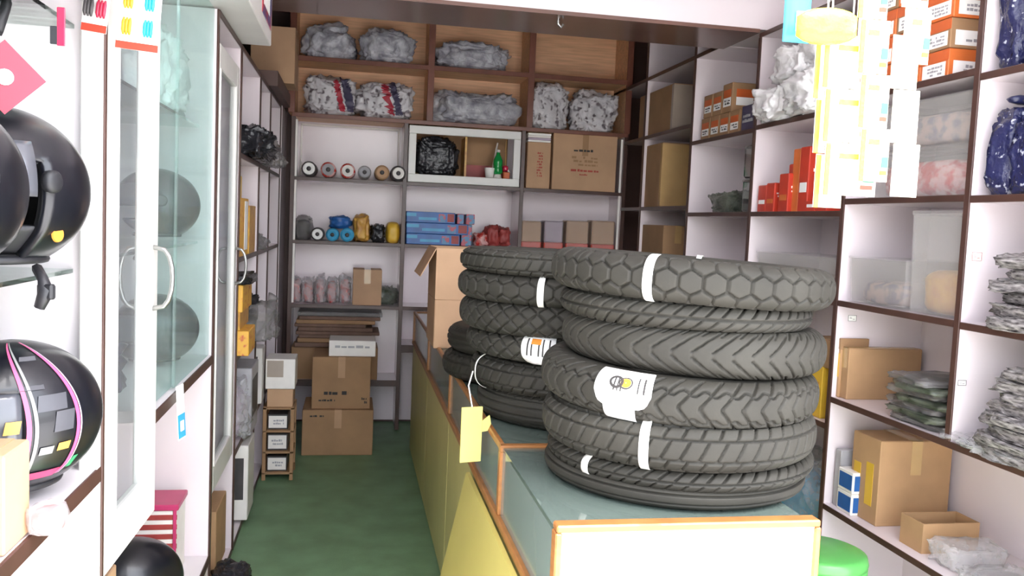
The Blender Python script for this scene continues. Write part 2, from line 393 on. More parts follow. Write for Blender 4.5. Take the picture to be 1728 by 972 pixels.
# overhead cabinet
oc = thing('overhead_cabinet', 'white overhead cabinet with a colourful poster end above the helmet side', 'cabinet', (-.6, 3.2, 2.2))
MB().box(-.25, .24, -1.2, .64, .003, .7, .004).build('body', 'door_paint', oc)
MB().box(.24, .2425, .25, .6, .06, .62).build('poster', 'photo_print', oc)
MB().box(.2425, .2435, .3, .52, .1, .2).build('poster_strip', 'paper', oc)
# ------------------------------------------------------------------ counter
XC0, XC1, YC0, YC1 = .41, .96, 1.58, 5.5
ct = thing('shop_counter', 'long yellow fronted shop counter with a glazed top band carrying the tyres', 'counter', (.68, 3.5, 0))
part(MB().box(XC0+.004, XC1, YC0+.03, YC1, 0, .70), 'base', 'yellow_panel', ct)
for y0, y1 in [(1.62, 2.3), (2.3, 3.4), (3.4, 4.4), (4.4, 5.5)]:
    part(MB().box(XC0-.004, XC0+.006, y0+.004, y1-.004, .02, .695, .002), 'front_panel', 'yellow_panel', ct)
part(MB().box(XC0-.012, XC1, YC0+.02, YC1, .70, .722, .003), 'ledge', 'wood_edge', ct)
part(MB().box(XC0, XC0+.008, YC0+.03, YC1, .722, .895), 'side_glass', 'milky_glass', ct)
part(MB().box(XC1-.012, XC1, YC0+.03, YC1, .722, .895), 'back_board', 'laminate', ct)
part(MB().box(XC0+.01, XC1-.015, YC0+.04, YC1-.03, .723, .735), 'display_floor', 'silver', ct)
part(MB().box(XC0, XC1, YC0+.03, YC1, .895, .905), 'glass_top', 'top_glass', ct)
for y in (2.2, 3.4, 4.4, 5.47):
    part(MB().box(XC0-.008, XC0+.018, y, y+.03, .722, .895, .003), 'post', 'wood_edge', ct)
    part(MB().box(XC0-.008, XC1, y, y+.03, .893, .911, .003), 'cross_bar', 'wood_edge', ct)
part(MB().box(XC0-.006, XC0+.01, 2.23, YC1, .893, .911, .003), 'top_trim', 'wood_edge', ct)
ep = part(MB().box(XC0, XC1, YC0, YC0+.025, 0, .91, .002), 'end_panel', 'cream_panel', ct)
f = MB(); e = .014
for q in [(XC0-.004, XC1+.004, .905, .92), (XC0-.006, XC0+.008, 0, .905), (XC1-.008, XC1+.006, 0, .905)]: f.box(q[0], q[1], YC0-.006, YC0+.03, q[2], q[3], .003)
part(f, 'edge_band', 'wood_edge', ct, ep)
# plywood board leaning on the counter front
lb = thing('leaning_board', 'plain yellow board leaning against the counter front', 'board', (.236, 2.2, 0))
A = MB(); th = .012
A.prism([(0, -.6, .002), (.146, -.6, .698), (.158, -.6, .698), (.012, -.6, .002)], (0, 1.08, 0)).build('panel', 'yellow_board', lb)
A = MB(); A.prism([(-.003, -.6, 0), (.0, -.6, .02), (.014, -.6, .02), (.015, -.6, 0)], (0, 1.08, 0)).build('edge_band', 'wood_edge', lb)
# ------------------------------------------------------------------ tyres
def sm(x, a, b):
    t = np.clip((x-a)/(b-a), 0, 1); return t*t*(3-2*t)
def line(d, wd=.0030): return 1-sm(np.abs(d), wd*.45, wd*1.15)       # 1 inside a groove
def wrapd(x, p): return (x/p-np.floor(x/p+.5))*p                     # signed distance to the nearest multiple of p
def tread(kind, s, q, per, hw):
    """groove mask; s along the tread (m), q across (m), per = circumference, hw = half tread width"""
    n = lambda p: per/max(1, round(per/p))
    if kind == 'honeycomb':
        p = n(.052); a = p/2; g0 = np.zeros_like(s)
        best = np.full_like(s, 9.); sec = np.full_like(s, 9.)
        for off in (0, .5):
            for r in range(-3, 4):
                if (r % 2 == 0) != (off == 0): continue
                cx = wrapd(s-off*p, p); cy = q-r*.043
                for cc in (cx, cx-np.sign(cx)*p):
                    d = np.sqrt(cc**2+cy**2); m2 = d < best
                    sec = np.where(m2, best, np.minimum(sec, d)); best = np.where(m2, d, best)
        g0 = 1-sm(sec-best, .0025, .0065)
        return np.maximum(g0, line(q, .0022))
    if kind == 'diamond':
        p = n(.056); k = 1.15
        return np.maximum(line(wrapd(s+q*k, p), .0042), line(wrapd(s-q*k, p), .0042))
    if kind == 'chevron':
        p = n(.043); m = line(wrapd(s-np.abs(q)*1.25, p), .0034)*sm(np.abs(q), .004, .008)
        return np.maximum(m*(1-sm(np.abs(q), hw*.72, hw*.8)), line(wrapd(s-np.abs(q)*1.1+p/2, p), .0024)*sm(np.abs(q), hw*.55, hw*.6))
    if kind == 'arrow':
        p = n(.046); zz = wrapd(s, p)
        m = line(wrapd(s-np.abs(q)*.85, p), .0036)
        m = np.maximum(m, line(np.abs(q)-hw*.42-.006*np.sin(2*np.pi*s/p), .0028))
        return m
    if kind == 'block':
        p = n(.04); c1 = hw*.30; c2 = hw*.72; aq = np.abs(q)
        m = np.maximum(line(aq-c1, .003), line(aq-c2, .003))
        row = np.where(aq < c1, 0., np.where(aq < c2, .5, 0.))
        return np.maximum(m, line(wrapd(s-row*p-q*.5, p), .003))
    if kind == 'rib':
        p = n(.03); aq = np.abs(q)
        m = np.maximum(line(aq-hw*.18, .0026), line(aq-hw*.5, .0026))
        return np.maximum(m, line(wrapd(s-aq*.6, p), .0020)*sm(aq, hw*.55, hw*.6))
    if kind == 'slant':
        p = n(.034); aq = np.abs(q)
        return np.maximum(np.maximum(line(wrapd(s-q*.9, p), .0034)*sm(aq, hw*.05, hw*.09), line(q, .003)), line(aq-hw*.6, .003))
    return np.zeros_like(s)
TY = {}
def prof(R, wd, a, phi, off=0):
    """point on the tyre section: phi 0 = crown, +-140 deg = beads"""
    c, sn = np.cos(phi), np.sin(phi)
    return R-a+(a+off)*np.sign(c)*np.abs(c)**.85, (wd/2+off)*np.sign(sn)*np.abs(sn)**.8
def tyre_mesh(kind, R, wd, nu=700, nv=54, depth=.0085):
    key = (kind, R, wd)
    if key in TY: return TY[key]
    a = .058; tmax = math.radians(78); bmax = math.radians(142)
    phi = np.concatenate([np.linspace(-bmax, -tmax, 7)[:-1], np.linspace(-tmax, tmax, nv), np.linspace(tmax, bmax, 7)[1:]])
    th = np.linspace(0, 2*np.pi, nu, endpoint=False)
    r0, z0 = prof(R, wd, a, phi)
    arc = np.concatenate([[0], np.cumsum(np.hypot(np.diff(r0), np.diff(z0)))]); arc -= np.interp(0, phi, arc)
    hw = np.interp(tmax, phi, arc)
    T, Q = np.meshgrid(th, arc, indexing='ij'); PH = np.broadcast_to(phi, T.shape)
    g = tread(kind, T*R, Q, 2*math.pi*R, hw)*(1-sm(np.abs(PH), tmax*.92, tmax))
    off = -depth*g+.0012*(np.abs(PH) < tmax)
    # raised rim ring on the sidewalls
    off = off+.002*np.exp(-((np.abs(PH)-math.radians(108))/.05)**2)
    rr, zz = prof(R, wd, a, PH, off)
    pin = np.linspace(bmax, -bmax, 9); ri, zi = prof(R, wd, a, pin, -.012)
    rr = np.concatenate([rr, np.broadcast_to(ri, (nu, 9))], 1); zz = np.concatenate([zz, np.broadcast_to(zi, (nu, 9))], 1)
    n = rr.shape[1]
    V = np.stack([rr*np.cos(th)[:, None], rr*np.sin(th)[:, None], zz], -1).reshape(-1, 3)
    i = np.arange(nu)[:, None]; j = np.arange(n)[None, :]; i2 = (i+1) % nu; j2 = (j+1) % n
    Fq = np.stack([i*n+j, i2*n+j, i2*n+j2, i*n+j2], -1).reshape(-1, 4)
    me = bpy.data.meshes.new('tyre_rubber'); me.vertices.add(len(V)); me.vertices.foreach_set('co', V.ravel())
    me.loops.add(Fq.size); me.loops.foreach_set('vertex_index', Fq.ravel().astype(np.int32))
    me.polygons.add(len(Fq)); me.polygons.foreach_set('loop_start', np.arange(0, Fq.size, 4, dtype=np.int32))
    me.polygons.foreach_set('loop_total', np.full(len(Fq), 4, dtype=np.int32))
    me.polygons.foreach_set('use_smooth', np.ones(len(Fq), bool)); me.update(); me.validate()
    TY[key] = me; return me
def wrap_strip(R, wd, th0, halfw, p0, p1, off=.003, n=20, thick=.0012, shape=None):
    """paper strip hugging the section at angle th0, between section angles p0..p1; shape(t)->half width factor"""
    v = []; f = []; a = .058
    for k in range(n+1):
        ph = p0+(p1-p0)*k/n; hwk = halfw*(shape(k/n) if shape else 1)
        for o in (off, off+thick):
            r, z = prof(R, wd, a, np.float64(ph), o)
            for sgn in (-1, -.33, .33, 1):
                t = th0+sgn*hwk/R; v.append((r*math.cos(t), r*math.sin(t), z))
    for k in range(n):
        b = k*8; c = b+8
        for j in range(3):
            f.append((b+4+j, b+5+j, c+5+j, c+4+j)); f.append((b+j+1, b+j, c+j, c+j+1))
        f.append((b, b+4, c+4, c)); f.append((b+7, b+3, c+3, c+7))
    f += [(0, 1, 2, 3, 7, 6, 5, 4), tuple(n*8+i for i in (3, 2, 1, 0, 4, 5, 6, 7))]
    return MB().add(v, f)
def tyre(label, kind, R, wd, c, tilt=(0, 0), m='rubber', rot=0, group=None, lo=False):
    t = thing('motorcycle_tyre', label, 'tyre', c, 0, group)
    me = tyre_mesh(kind, R, wd, 300 if lo else 700, 26 if lo else 54)
    if not me.materials: me.materials.append(M[m])
    o = link(bpy.data.objects.new('rubber', me), t); o.rotation_euler = (0, 0, rot)
    t.rotation_euler = (tilt[0], tilt[1], 0)
    t['R'] = R; t['wd'] = wd
    return t
def strap(t, px, py, Y, half=.010, p0=-1.5, p1=1.5, m='strap_white'):
    """white paper band round the section at the angle under a pixel"""
    R, wd = t['R'], t['wd']; p = W(px, py, Y=Y); th = math.atan2(p.y-t.location.y, p.x-t.location.x)
    wrap_strip(R, wd, th, half, p0, p1).build('paper_band', m, t, True)
AX, AY = .79, 1.97
GA, GB = 'tyres in the stack by the counter end', 'tyres in the stack behind it'
TA = []
specs = [('rib', .312, .056, .933, 0, 0, (0, 0), 'ribbed thin tyre at the bottom of the front stack on the counter'),
 ('slant', .318, .052, .973, .012, 0, (.01, -.01), 'thin tyre with fine slanted tread, second from the bottom of the front stack'),
 ('block', .325, .108, 1.044, .0, -.01, (.0, .0), 'wide block tread tyre with one white band under the labelled tyre'),
 ('arrow', .330, .104, 1.142, .0, 0, (.03, .025), 'tilted arrow tread tyre with the big white paper label'),
 ('chevron', .315, .104, 1.238, .035, .01, (.0, .03), 'smooth chevron tread tyre resting on the labelled tyre'),
 ('slant', .300, .066, 1.318, .01, .01, (.01, .02), 'thin tyre with slanted tread just under the honeycomb tyre'),
 ('honeycomb', .338, .096, 1.388, .026, .02, (.0, .045), 'honeycomb tread tyre on top of the front stack with white bands')]
for kind, R, wd, z, dx, dy, tilt, lab in specs:
    TA.append(tyre(lab, kind, R, wd, (AX+dx, AY+dy, z), tilt, group=GA, rot=random.random()*6))
strap(TA[6], 1080, 475, 1.68, .0105, -1.35, 1.5); strap(TA[6], 1180, 448, 2.25, .010, .3, 2.2)
strap(TA[2], 1080, 760, 1.66, .0105, -1.2, 1.35); strap(TA[1], 950, 785, 1.78, .010, -1.5, 1.5)
strap(TA[3], 1325, 685, 2.02, .009, -1.5, 1.5)
# rubber fold of wrapping on the top tyre
# big label with round emblem and a square tail
t = TA[3]; p = W(1020, 660, Y=1.66); th = math.atan2(p.y-t.location.y, p.x-t.location.x)
lb = wrap_strip(t['R'], t['wd'], th, .066, -.25, 1.25, .0035, 16, .0015, lambda u: min(1, .62+.75*math.sqrt(max(0, u)))).build('paper_label', 'paper', t, True)
wrap_strip(t['R'], t['wd'], th-.012, .037, -1.05, -.2, .0035, 8, .0015).build('label_tail', 'paper', t, True)
for k, (dt, hw_) in enumerate([(-.055, .0018), (-.03, .0014), (-.006, .0016), (.11, .0016), (.15, .0022)]):
    wrap_strip(t['R'], t['wd'], th+dt, hw_, .2, .85 if k > 2 else .75, .0052, 8, .0006).build('printed_line', 'ink', lb)
def emblem(dt, pc, rad, m, name, hole=.62):
    v = []; f = []; n = 24; R, wd = t['R'], t['wd']
    for k in range(n):
        a = 2*math.pi*k/n
        for rr in (rad, rad*hole):
            tt = th+dt+rr*math.cos(a)/R; pp = np.float64(pc+rr*math.sin(a)/.062)
            r, z = prof(R, wd, .058, pp, .0056); v.append((r*math.cos(tt), r*math.sin(tt), z))
    for k in range(n): b = 2*k; c2 = 2*((k+1) % n); f.append((b, c2, c2+1, b+1))
    mesh_obj(name, v, f, m, lb)
emblem(-.045, .55, .017, 'ink', 'printed_ring'); emblem(.022, .55, .016, 'ink', 'printed_ring', .8); emblem(.022, .55, .012, 'ink_orange', 'printed_disc', .1)
# second stack
BX, BY = .648, 2.625
TB = []
for kind, R, wd, z, dx, dy, tilt, lab in [
 ('rib', .300, .100, .955, .055, .0, (0, 0), 'ribbed tyre at the bottom of the second stack behind the front one'),
 ('block', .304, .096, 1.05, .035, 0, (.01, .0), 'tyre with a thin white ring band above the hanging yellow card'),
 ('diamond', .306, .082, 1.138, .02, 0, (.0, .02), 'diamond tread tyre carrying a round white label'),
 ('diamond', .312, .098, 1.226, .0, 0, (.0, .0), 'coarse diamond tread tyre in the middle of the second stack'),
 ('honeycomb', .318, .086, 1.308, -.002, 0, (.0, .012), 'tyre with a narrow white band near the top of the second stack'),
 ('block', .316, .074, 1.383, .0, .0, (.0, .012), 'topmost tyre of the second stack')]:
    TB.append(tyre(lab, kind, R, wd, (BX+dx, BY+dy, z), tilt, group=GB, rot=random.random()*6, m='rubber'))
strap(TB[4], 914, 497, 2.35, .0095, -1.3, 1.3)
t = TB[1]; p = W(792, 612, Y=2.55); th = math.atan2(p.y-t.location.y, p.x-t.location.x)
wrap_strip(t['R'], t['wd'], th, .0035, -1.2, 1.6, .008).build('paper_band', 'strap_white', t, True)
t = TB[2]; p = W(905, 597, Y=2.34); th = math.atan2(p.y-t.location.y, p.x-t.location.x)
lb = wrap_strip(t['R'], t['wd'], th, .05, -1.0, 1.1, .004, 14, .0015, lambda u: math.sqrt(max(.12, 1-(1-min(1, u*1.7))**2))).build('paper_label', 'paper', t, True)
for dt in (-.1, -.06, .01, .05, .11):
    wrap_strip(t['R'], t['wd'], th+dt, .0022, -.2, .75, .0058, 8, .0006).build('printed_line', 'ink', lb)
q = wrap_strip(t['R'], t['wd'], th-.02, .014, .35, .75, .006, 6, .0006); q.build('printed_patch', 'ink_orange', lb)
# third stack, dark, further along the counter
for k, (R, z, dx) in enumerate([(.296, .956, .0), (.29, 1.055, .01)]):
    tyre(['dark tyre lying on the counter beside the cartons', 'dark tyre on top of the low pair beside the cartons'][k], 'rib' if k else 'block', R, .1, (.655+dx, 3.275, z), lo=True, group='dark tyres beside the cartons')
# yellow card hanging from the second stack
yc = thing('yellow_card', 'yellow cardboard tag hanging below the tyre ring', 'tag', (.352, 2.40, .90), math.radians(14))
MB().box(-.032, .032, -.003, .003, -.088, .072, .001).build('card', 'yellow_card', yc)
MB().prism([(.032, -.002, .03), (.055, -.002, .045), (.06, -.002, .02), (.05, -.002, .0), (.032, -.002, -.002)], (0, .004, 0)).build('torn_flap', 'yellow_card', yc)
MB().tube([(0, 0, .07), (-.006, .02, .13), (.01, .03, .17)], .002, 6).build('string', 'strap_white', yc)
# ------------------------------------------------------------------ builders for the goods
def carton(label, x0, x1, y0, y1, z0, z1, m='card', name='carton', cat='box', tape=None, tm='tape', labels=(), prints=(), group=None, rz=0, flap=False, ch=.003, lid=None):
    x0, x1 = min(x0, x1), max(x0, x1); y0, y1 = min(y0, y1), max(y0, y1)
    a, b, h = (x1-x0)/2, (y1-y0)/2, z1-z0
    c = thing(name, label, cat, ((x0+x1)/2, (y0+y1)/2, z0), rz, group)
    if flap is not False:
        B = MB(); t = .005
        B.box(-a, a, -b, -b+t, 0, h).box(-a, a, b-t, b, 0, h).box(-a, -a+t, -b+t, b-t, 0, h).box(a-t, a, -b+t, b-t, 0, h).box(-a+t, a-t, -b+t, b-t, 0, t)
        for q in (B,): q.build('body', m, c)
        if flap is True: flap = None
    if flap:
        R4 = Matrix.Translation((-a, 0, h)) @ Matrix.Rotation(math.radians(flap), 4, 'Y')
        MB().box(-b*.8, 0, -b, b, -.002, .002, 0, R4).build('flap', m, c)
    elif flap is False: MB().box(-a, a, -b, b, 0, h, ch).build('body', m, c)
    if lid: MB().box(-a-.002, a+.002, -b-.002, b+.002, h*(1-lid[0]), h+.002, .002).build('lid', lid[1], c)
    e = .0008
    if tape == 'y':
        MB().box(-.022, .022, -b-e, b+e, h-e, h+e).build('tape', tm, c); MB().box(-.022, .022, -b-e, -b+e, h*.6, h+e).build('tape', tm, c)
    if tape == 'x':
        MB().box(-a-e, a+e, -.022, .022, h-e, h+e).build('tape', tm, c)
        for s in (-1, 1): MB().box(s*a-e, s*a+e, -.022, .022, h*.6, h+e).build('tape', tm, c)
    if tape == 'v':     # seam tape down the front edge
        MB().box(-a-e, a+e, -b-e, -b+.03, h*.02, h*.98).build('tape', tm, c)
    def rect(face, u0, u1, v0, v1, o=.0012):
        if face == 'f': return (-a+2*a*u0, -a+2*a*u1, -b-o, -b, h*v0, h*v1)
        if face == 'l': return (-a-o, -a, b-2*b*u0, b-2*b*u1, h*v0, h*v1)     # u runs from far to near
        if face == 'r': return (a, a+o, -b+2*b*u0, -b+2*b*u1, h*v0, h*v1)
        return (-a+2*a*u0, -a+2*a*u1, -b+2*b*v0, -b+2*b*v1, h, h+o)
    for face, u0, u1, v0, v1, lm in labels: MB().box(*rect(face, u0, u1, v0, v1)).build('printed_panel', lm, c)
    for face, u0, u1, v0, v1, pm, rows, seed in prints:
        B = MB()
        for q in strokes(u0, u1, v0, v1, rows, seed): B.box(*rect(face, q[0], q[1], q[2], q[3], .0018))
        if B.v: B.build('print', pm, c)['kind'] = 'stuff'
    return c
def fbm(p, oct=4):
    v = 0; a = 1
    for _ in range(oct): v += a*noise.noise(p); p = p*2.03; a *= .5
    return v
def lump(sx, sy, sz, seed, sub=4, sq=.75, amp=.12, wr=.05, ws=9, crease=0):
    """crumpled body resting on z=0; half sizes sx, sy and full height sz; crease = depth of sharp film folds in metres"""
    bm = bmesh.new(); bmesh.ops.create_icosphere(bm, subdivisions=sub, radius=1)
    o = Vector((seed*7.3, seed*3.1, seed*1.7)); v = []
    for q in bm.verts:
        n = q.co.normalized()
        d = Vector((math.copysign(abs(n.x)**sq, n.x), math.copysign(abs(n.y)**sq, n.y), math.copysign(abs(n.z)**sq, n.z)))
        k = 1+amp*fbm(n*1.6+o, 2)-wr*abs(fbm(n*ws*.35+o*2, 3))
        p = d*k; p = Vector((p.x*sx, p.y*sy, (p.z*.5+.46)*sz))
        if crease:
            w1 = p*(14+seed % 5)+o; w1 = w1+Vector((noise.noise(w1*.6), noise.noise(w1*.6+o), 0))*.8
            r1 = max(0, 1-abs(noise.noise(w1))*3)**2; r2 = max(0, 1-abs(noise.noise(w1*2.3+o))*3)**2; r3 = max(0, 1-abs(noise.noise(w1*4.7-o))*3)
            p = p+n*crease*(r1+.5*r2+.22*r3-.6)
        p.z = max(0, p.z); v.append(p)
    f = [tuple(x.index for x in q.verts) for q in bm.faces]; bm.free()
    return v, f
def bag(label, loc, sx, sy, sz, m, seed, name='plastic_bag', cat='bag', group=None, rz=0, knot=None, sub=None, amp=.22, wr=.08, sq=.62, inner=None, ws=9, crease=None, bands=()):
    c = thing(name, label, cat, loc, rz, group)
    big = max(sx, sy, sz*.5)
    if sub is None: sub = 5 if big > .11 else 4
    if crease is None: crease = min(.022, big*.12)
    v, f = lump(sx, sy, sz, seed, sub, sq, amp, wr, ws, crease); mesh_obj('film', v, f, m, c, True)
    for b0, b1, bm_2, *zr in bands:
        z0_, z1_ = zr if zr else (.12, 2)
        sel = []
        for q in f:
            ce = (v[q[0]]+v[q[1]]+v[q[2]])/3; nn = (v[q[1]]-v[q[0]]).cross(v[q[2]]-v[q[0]])
            if b0*sx < ce.x+.25*(ce.z-sz*.5) < b1*sx and sz*z0_ < ce.z < sz*z1_ and nn.y < 0: sel.append(q)
        while sel:                                        # keep the largest connected piece
            grp = [sel[0]]; vs_ = set(sel[0]); rest = sel[1:]; grew = True
            while grew:
                nxt = [q for q in rest if vs_ & set(q)]; grew = bool(nxt)
                for q in nxt: vs_ |= set(q)
                grp += nxt; rest = [q for q in rest if q not in set(nxt)]
            if len(grp) >= len(rest): sel = grp; break
            sel = rest
        ids = sorted({i for q in sel for i in q}); mp_ = {i: k2 for k2, i in enumerate(ids)}
        if sel: mesh_obj('printed_band', [v[i]*1.006+Vector((0, -.0015, 0)) for i in ids], [tuple(mp_[i] for i in q) for q in sel], bm_2, c, True)
    if inner:
        v, f = lump(sx*.82, sy*.82, sz*.86, seed+3, 3, .7, .1, .05); mesh_obj('contents', v, f, inner, c, True)
    if knot:
        kx, ky, kz, ks = knot
        B = MB(); pts = [(kx, ky, kz), (kx+ks*.15, ky, kz+ks*.5), (kx+ks*.5, ky-ks*.1, kz+ks)]
        B.tube(pts, [ks*.28, ks*.14, ks*.5], 10); B.build('knot', m, c, True)
    return c
def roll(label, loc, r, ln, m, em, seed=0, group=None, name='wrapped_roll', hub=True):
    """roll lying on its side, axis along y, end towards the entrance"""
    c = thing(name, label, 'roll', loc, 0, group); rot = Matrix.Translation((0, ln/2, r)) @ Matrix.Rotation(math.pi/2, 4, 'X')
    rnd = random.Random(seed); pr = [(r*.72, 0)]+[(r*(1+rnd.uniform(-.05, .04)), ln*(k+.5)/6) for k in range(6)]+[(r*.96, ln*.97), (r*.8, ln)]
    MB().lathe(pr, 18, M4=rot).build('wrap', m, c, True)
    if hub:
        MB().lathe([(r*.78, ln), (r*.78, ln+.004), (r*.6, ln+.006), (r*.55, ln+.003)], 18, M4=rot).build('end_ring', em, c, True)
        MB().lathe([(r*.3, ln), (r*.3, ln+.008), (r*.12, ln+.012)], 12, M4=rot).build('core', 'grey_dark', c, True)
    return c
def clear_bin(label, x0, x1, y0, y1, z0, z1, fill=.5, cm='bin_contents', lid=True, group=None, seed=1, marks=None, cat='bin'):
    a, b, h = abs(x1-x0)/2, abs(y1-y0)/2, z1-z0; t = .004; k = .94
    c = thing('storage_bin', label, cat, ((x0+x1)/2, (y0+y1)/2, z0), 0, group)
    v = []; f = []
    for s2, zz in ((k, 0), (1, h*.97)):
        for ox in (0, t): v += [((sx*(a*s2-ox)), (sy*(b*s2-ox)), zz if ox == 0 else (zz+t if zz == 0 else zz)) for sx, sy in ((-1, -1), (1, -1), (1, 1), (-1, 1))]
    for i in range(4):
        j = (i+1) % 4; f += [(i, j, 8+j, 8+i), (4+j, 4+i, 12+i, 12+j), (8+i, 8+j, 12+j, 12+i)]
    f += [(3, 2, 1, 0), (4, 5, 6, 7)]
    mesh_obj('tub', v, f, 'bin_clear', c)
    if lid: MB().box(-a-.004, a+.004, -b-.004, b+.004, h*.955, h, .003).build('lid', 'bin_clear', c)
    if fill:
        v, f = lump(a*.86, b*.86, h*fill, seed, 3, .45, .05, .05); mesh_obj('contents', [p+Vector((0, 0, t)) for p in v], f, cm, c, True)
    if marks:
        B = MB()
        for q in strokes(*marks[:4], marks[4], seed): B.box(-a+2*a*q[0], -a+2*a*q[1], -b-.003, -b-.002, h*q[2], h*q[3])
        B.build('print', 'grey_dark', c)['kind'] = 'stuff'
    return c
def flat_pack(label, loc, sx, sy, h, m, seed, rz=0, group=None, name='wrapped_pack', cat='pack', inner=None):
    return bag(label, loc, sx, sy, h, m, seed, name, cat, group, rz, None, 4, .1, .1, .38, inner, 14, min(.012, h*.3))
# ------------------------------------------------------------------ end wall, upper wooden lockers
YF = YB+.03
def bx(x0, x1, py, Y=YF):
    a, b = W(x0, py, Y=Y), W(x1, py, Y=Y); return a.x, b.x, (a.z+b.z)/2
def bbag(label, x0, x1, yt, zb, m, seed, group, dep=.125, **k):
    a, b, zt = bx(x0, x1, yt); return bag(label, ((a+b)/2, YB+.155, zb), (b-a)/2*.98, dep, zt-zb, m, seed, group=group, **k)
G = 'stuffed plastic bags in the wooden lockers'
bbag('silvery plastic bag in the top wooden locker beside the dark panelled corner', 512, 602, 36, 2.55, 'bag_silver', 1, G, knot=(.02, 0, .18, .05))
bbag('silvery plastic bag in the top wooden locker against the locker post', 606, 700, 44, 2.55, 'bag_silver', 2, G)
bbag('low grey plastic bag alone in the middle top locker', 737, 868, 68, 2.55, 'bag_silver', 3, G)
bbag('printed plastic bag with raised end in the lower wooden locker', 514, 604, 122, 2.175, 'bag_print', 4, G, knot=(-.13, 0, .14, .06), bands=[(.2, .42, 'pink_red'), (.5, .8, 'indigo_box')])
bbag('long printed plastic bag lying against the locker post', 600, 702, 136, 2.175, 'bag_print', 5, G, bands=[(.0, .2, 'pink_red'), (.26, .5, 'indigo_box')])
bbag('wide clear plastic bag in the middle lower locker above the framed niche', 728, 884, 150, 2.175, 'bag_silver', 6, G)
bbag('tall printed plastic bag above the small red printed carton', 896, 966, 134, 2.175, 'bag_print', 7, G, knot=(0, 0, .25, .05))
bbag('squat printed plastic bag above the big carton', 970, 1050, 150, 2.175, 'bag_print', 8, G)
# ------------------------------------------------------------------ end wall, rolls and packs
G = 'wrapped rolls on the upper white shelf'
for k, (x0, x1, yt, m, e, lab) in enumerate([(509, 536, 271, 'grey_dark', 'paper', 'wrapped roll with white spiral end at the shelf end'), (541, 568, 270, 'bag_pink', 'silver', 'wrapped roll with red and white wrapping'),
     (574, 600, 269, 'bag_pink', 'white_plastic', 'clear wrapped roll with a red stripe'), (603, 627, 270, 'clear_grey', 'silver', 'grey clear wrapped roll'),
     (631, 657, 277, 'card_dark', 'card', 'brown wrapped roll with a ring end'), (658, 684, 279, 'grey_dark', 'white_plastic', 'wrapped roll with a white rayed end beside the framed niche')]):
    a, b, zt = bx(x0, x1, 288); roll(lab, ((a+b)/2, YB+.02, 1.752), (b-a)/2*.97, .2, m, e, k, G)
G = 'wrapped bundles on the middle white shelf'
bbag('dull grey plastic bundle at the shelf end', 495, 527, 362, 1.325, 'clear_grey', 11, G, .1, inner='grey_dark')
a, b, zt = bx(525, 548, 392); roll('wrapped roll with a white end between grey and blue bundles', ((a+b)/2, YB+.02, 1.325), (b-a)/2, .16, 'grey_dark', 'paper', 9, G)
for k, (x0, x1) in enumerate([(550, 573), (574, 598)]):
    a, b, zt = bx(x0, x1, 392); roll('light blue wrapped roll '+['beside the white ended roll', 'beside the brown gold bundle'][k], ((a+b)/2, YB+.02, 1.325), (b-a)/2, .18, 'cyan', 'cyan', 3+k, G)
a, b, zt = bx(553, 596, 362); bag('dark blue bundle on top of the light blue rolls', ((a+b)/2, YB+.12, 1.412), .075, .08, .09, 'blue', 12, group=G)
bbag('brown gold plastic bundle next to the blue rolls', 597, 626, 358, 1.325, 'gold', 13, G, .1)
bbag('black speckled bundle beside the yellow one', 626, 650, 376, 1.325, 'bag_black', 14, G, .1)
bbag('yellow round bundle beside the shelf post', 652, 677, 373, 1.325, 'yellow', 15, G, .1, amp=.05, wr=.02, crease=.003)
# framed niche
fx0, fx1 = XP[1]+.02, XP[2]-.02
fn = thing('framed_niche', 'white framed dark niche with a black bag and a green bottle', 'cabinet', ((fx0+fx1)/2, YB, 1.755))
a = (fx1-fx0)/2; hz = .385
for q in [(-a, a, .0, .055), (-a, a, hz-.055, hz)]: MB().box(q[0], q[1], -.006, .016, q[2], q[3], .003).build('frame_rail', 'door_paint', fn)
for q in [(-a, -a+.05), (a-.05, a)]: MB().box(q[0], q[1], -.006, .016, .055, hz-.055, .003).build('frame_stile', 'door_paint', fn)
MB().box(-a+.05, a-.05, .24, .25, .03, hz-.03).build('back_board', 'card_dark', fn)
MB().box(.0, .014, .02, .24, .056, hz-.056).build('upright', 'gold', fn); MB().box(.014, a-.05, .2, .238, .056, .15).build('lower_board', 'red_dark', fn)
MB().box(-a+.05, a-.05, .018, .24, .045, .055).build('niche_floor', 'card_dark', fn)
L = fn.location
bag('black plastic bag with a silver curl inside the framed niche', (L.x-.19, YB+.12, 1.81), .15, .09, .27, 'bag_black', 21, amp=.1, sq=.5)
cp = tag(MB().lathe([(.028, 0), (.036, .07), (.037, .072), (.03, .068), (.024, .01)], 16, (L.x+.185, YB+.06, 1.81)).build('paper_cup', 'paper', None, True), 'small white cup in the framed niche', 'cup')
bo = thing('green_bottle', 'green bottle with white cap and foot in the framed niche', 'bottle', (L.x+.245, YB+.07, 1.81))
MB().lathe([(.024, .03), (.034, .04), (.035, .07), (.029, .085), (.034, .1), (.033, .13), (.014, .17), (.012, .185)], 18).build('body', 'bottle_green', bo, True)
MB().lathe([(.026, 0), (.03, .006), (.024, .031)], 18).build('foot', 'white_plastic', bo, True); MB().lathe([(.013, .185), (.013, .2), (.01, .203)], 14).build('cap', 'white_plastic', bo, True)
carton('small orange box beside the green bottle', L.x+.285, L.x+.33, YB+.05, YB+.09, 1.81, 1.858, 'orange', 'small_box')
fl = thing('red_trinket', 'red round trinket with a white tail hanging in the niche', 'ornament', (L.x+.305, YB+.1, 1.865))
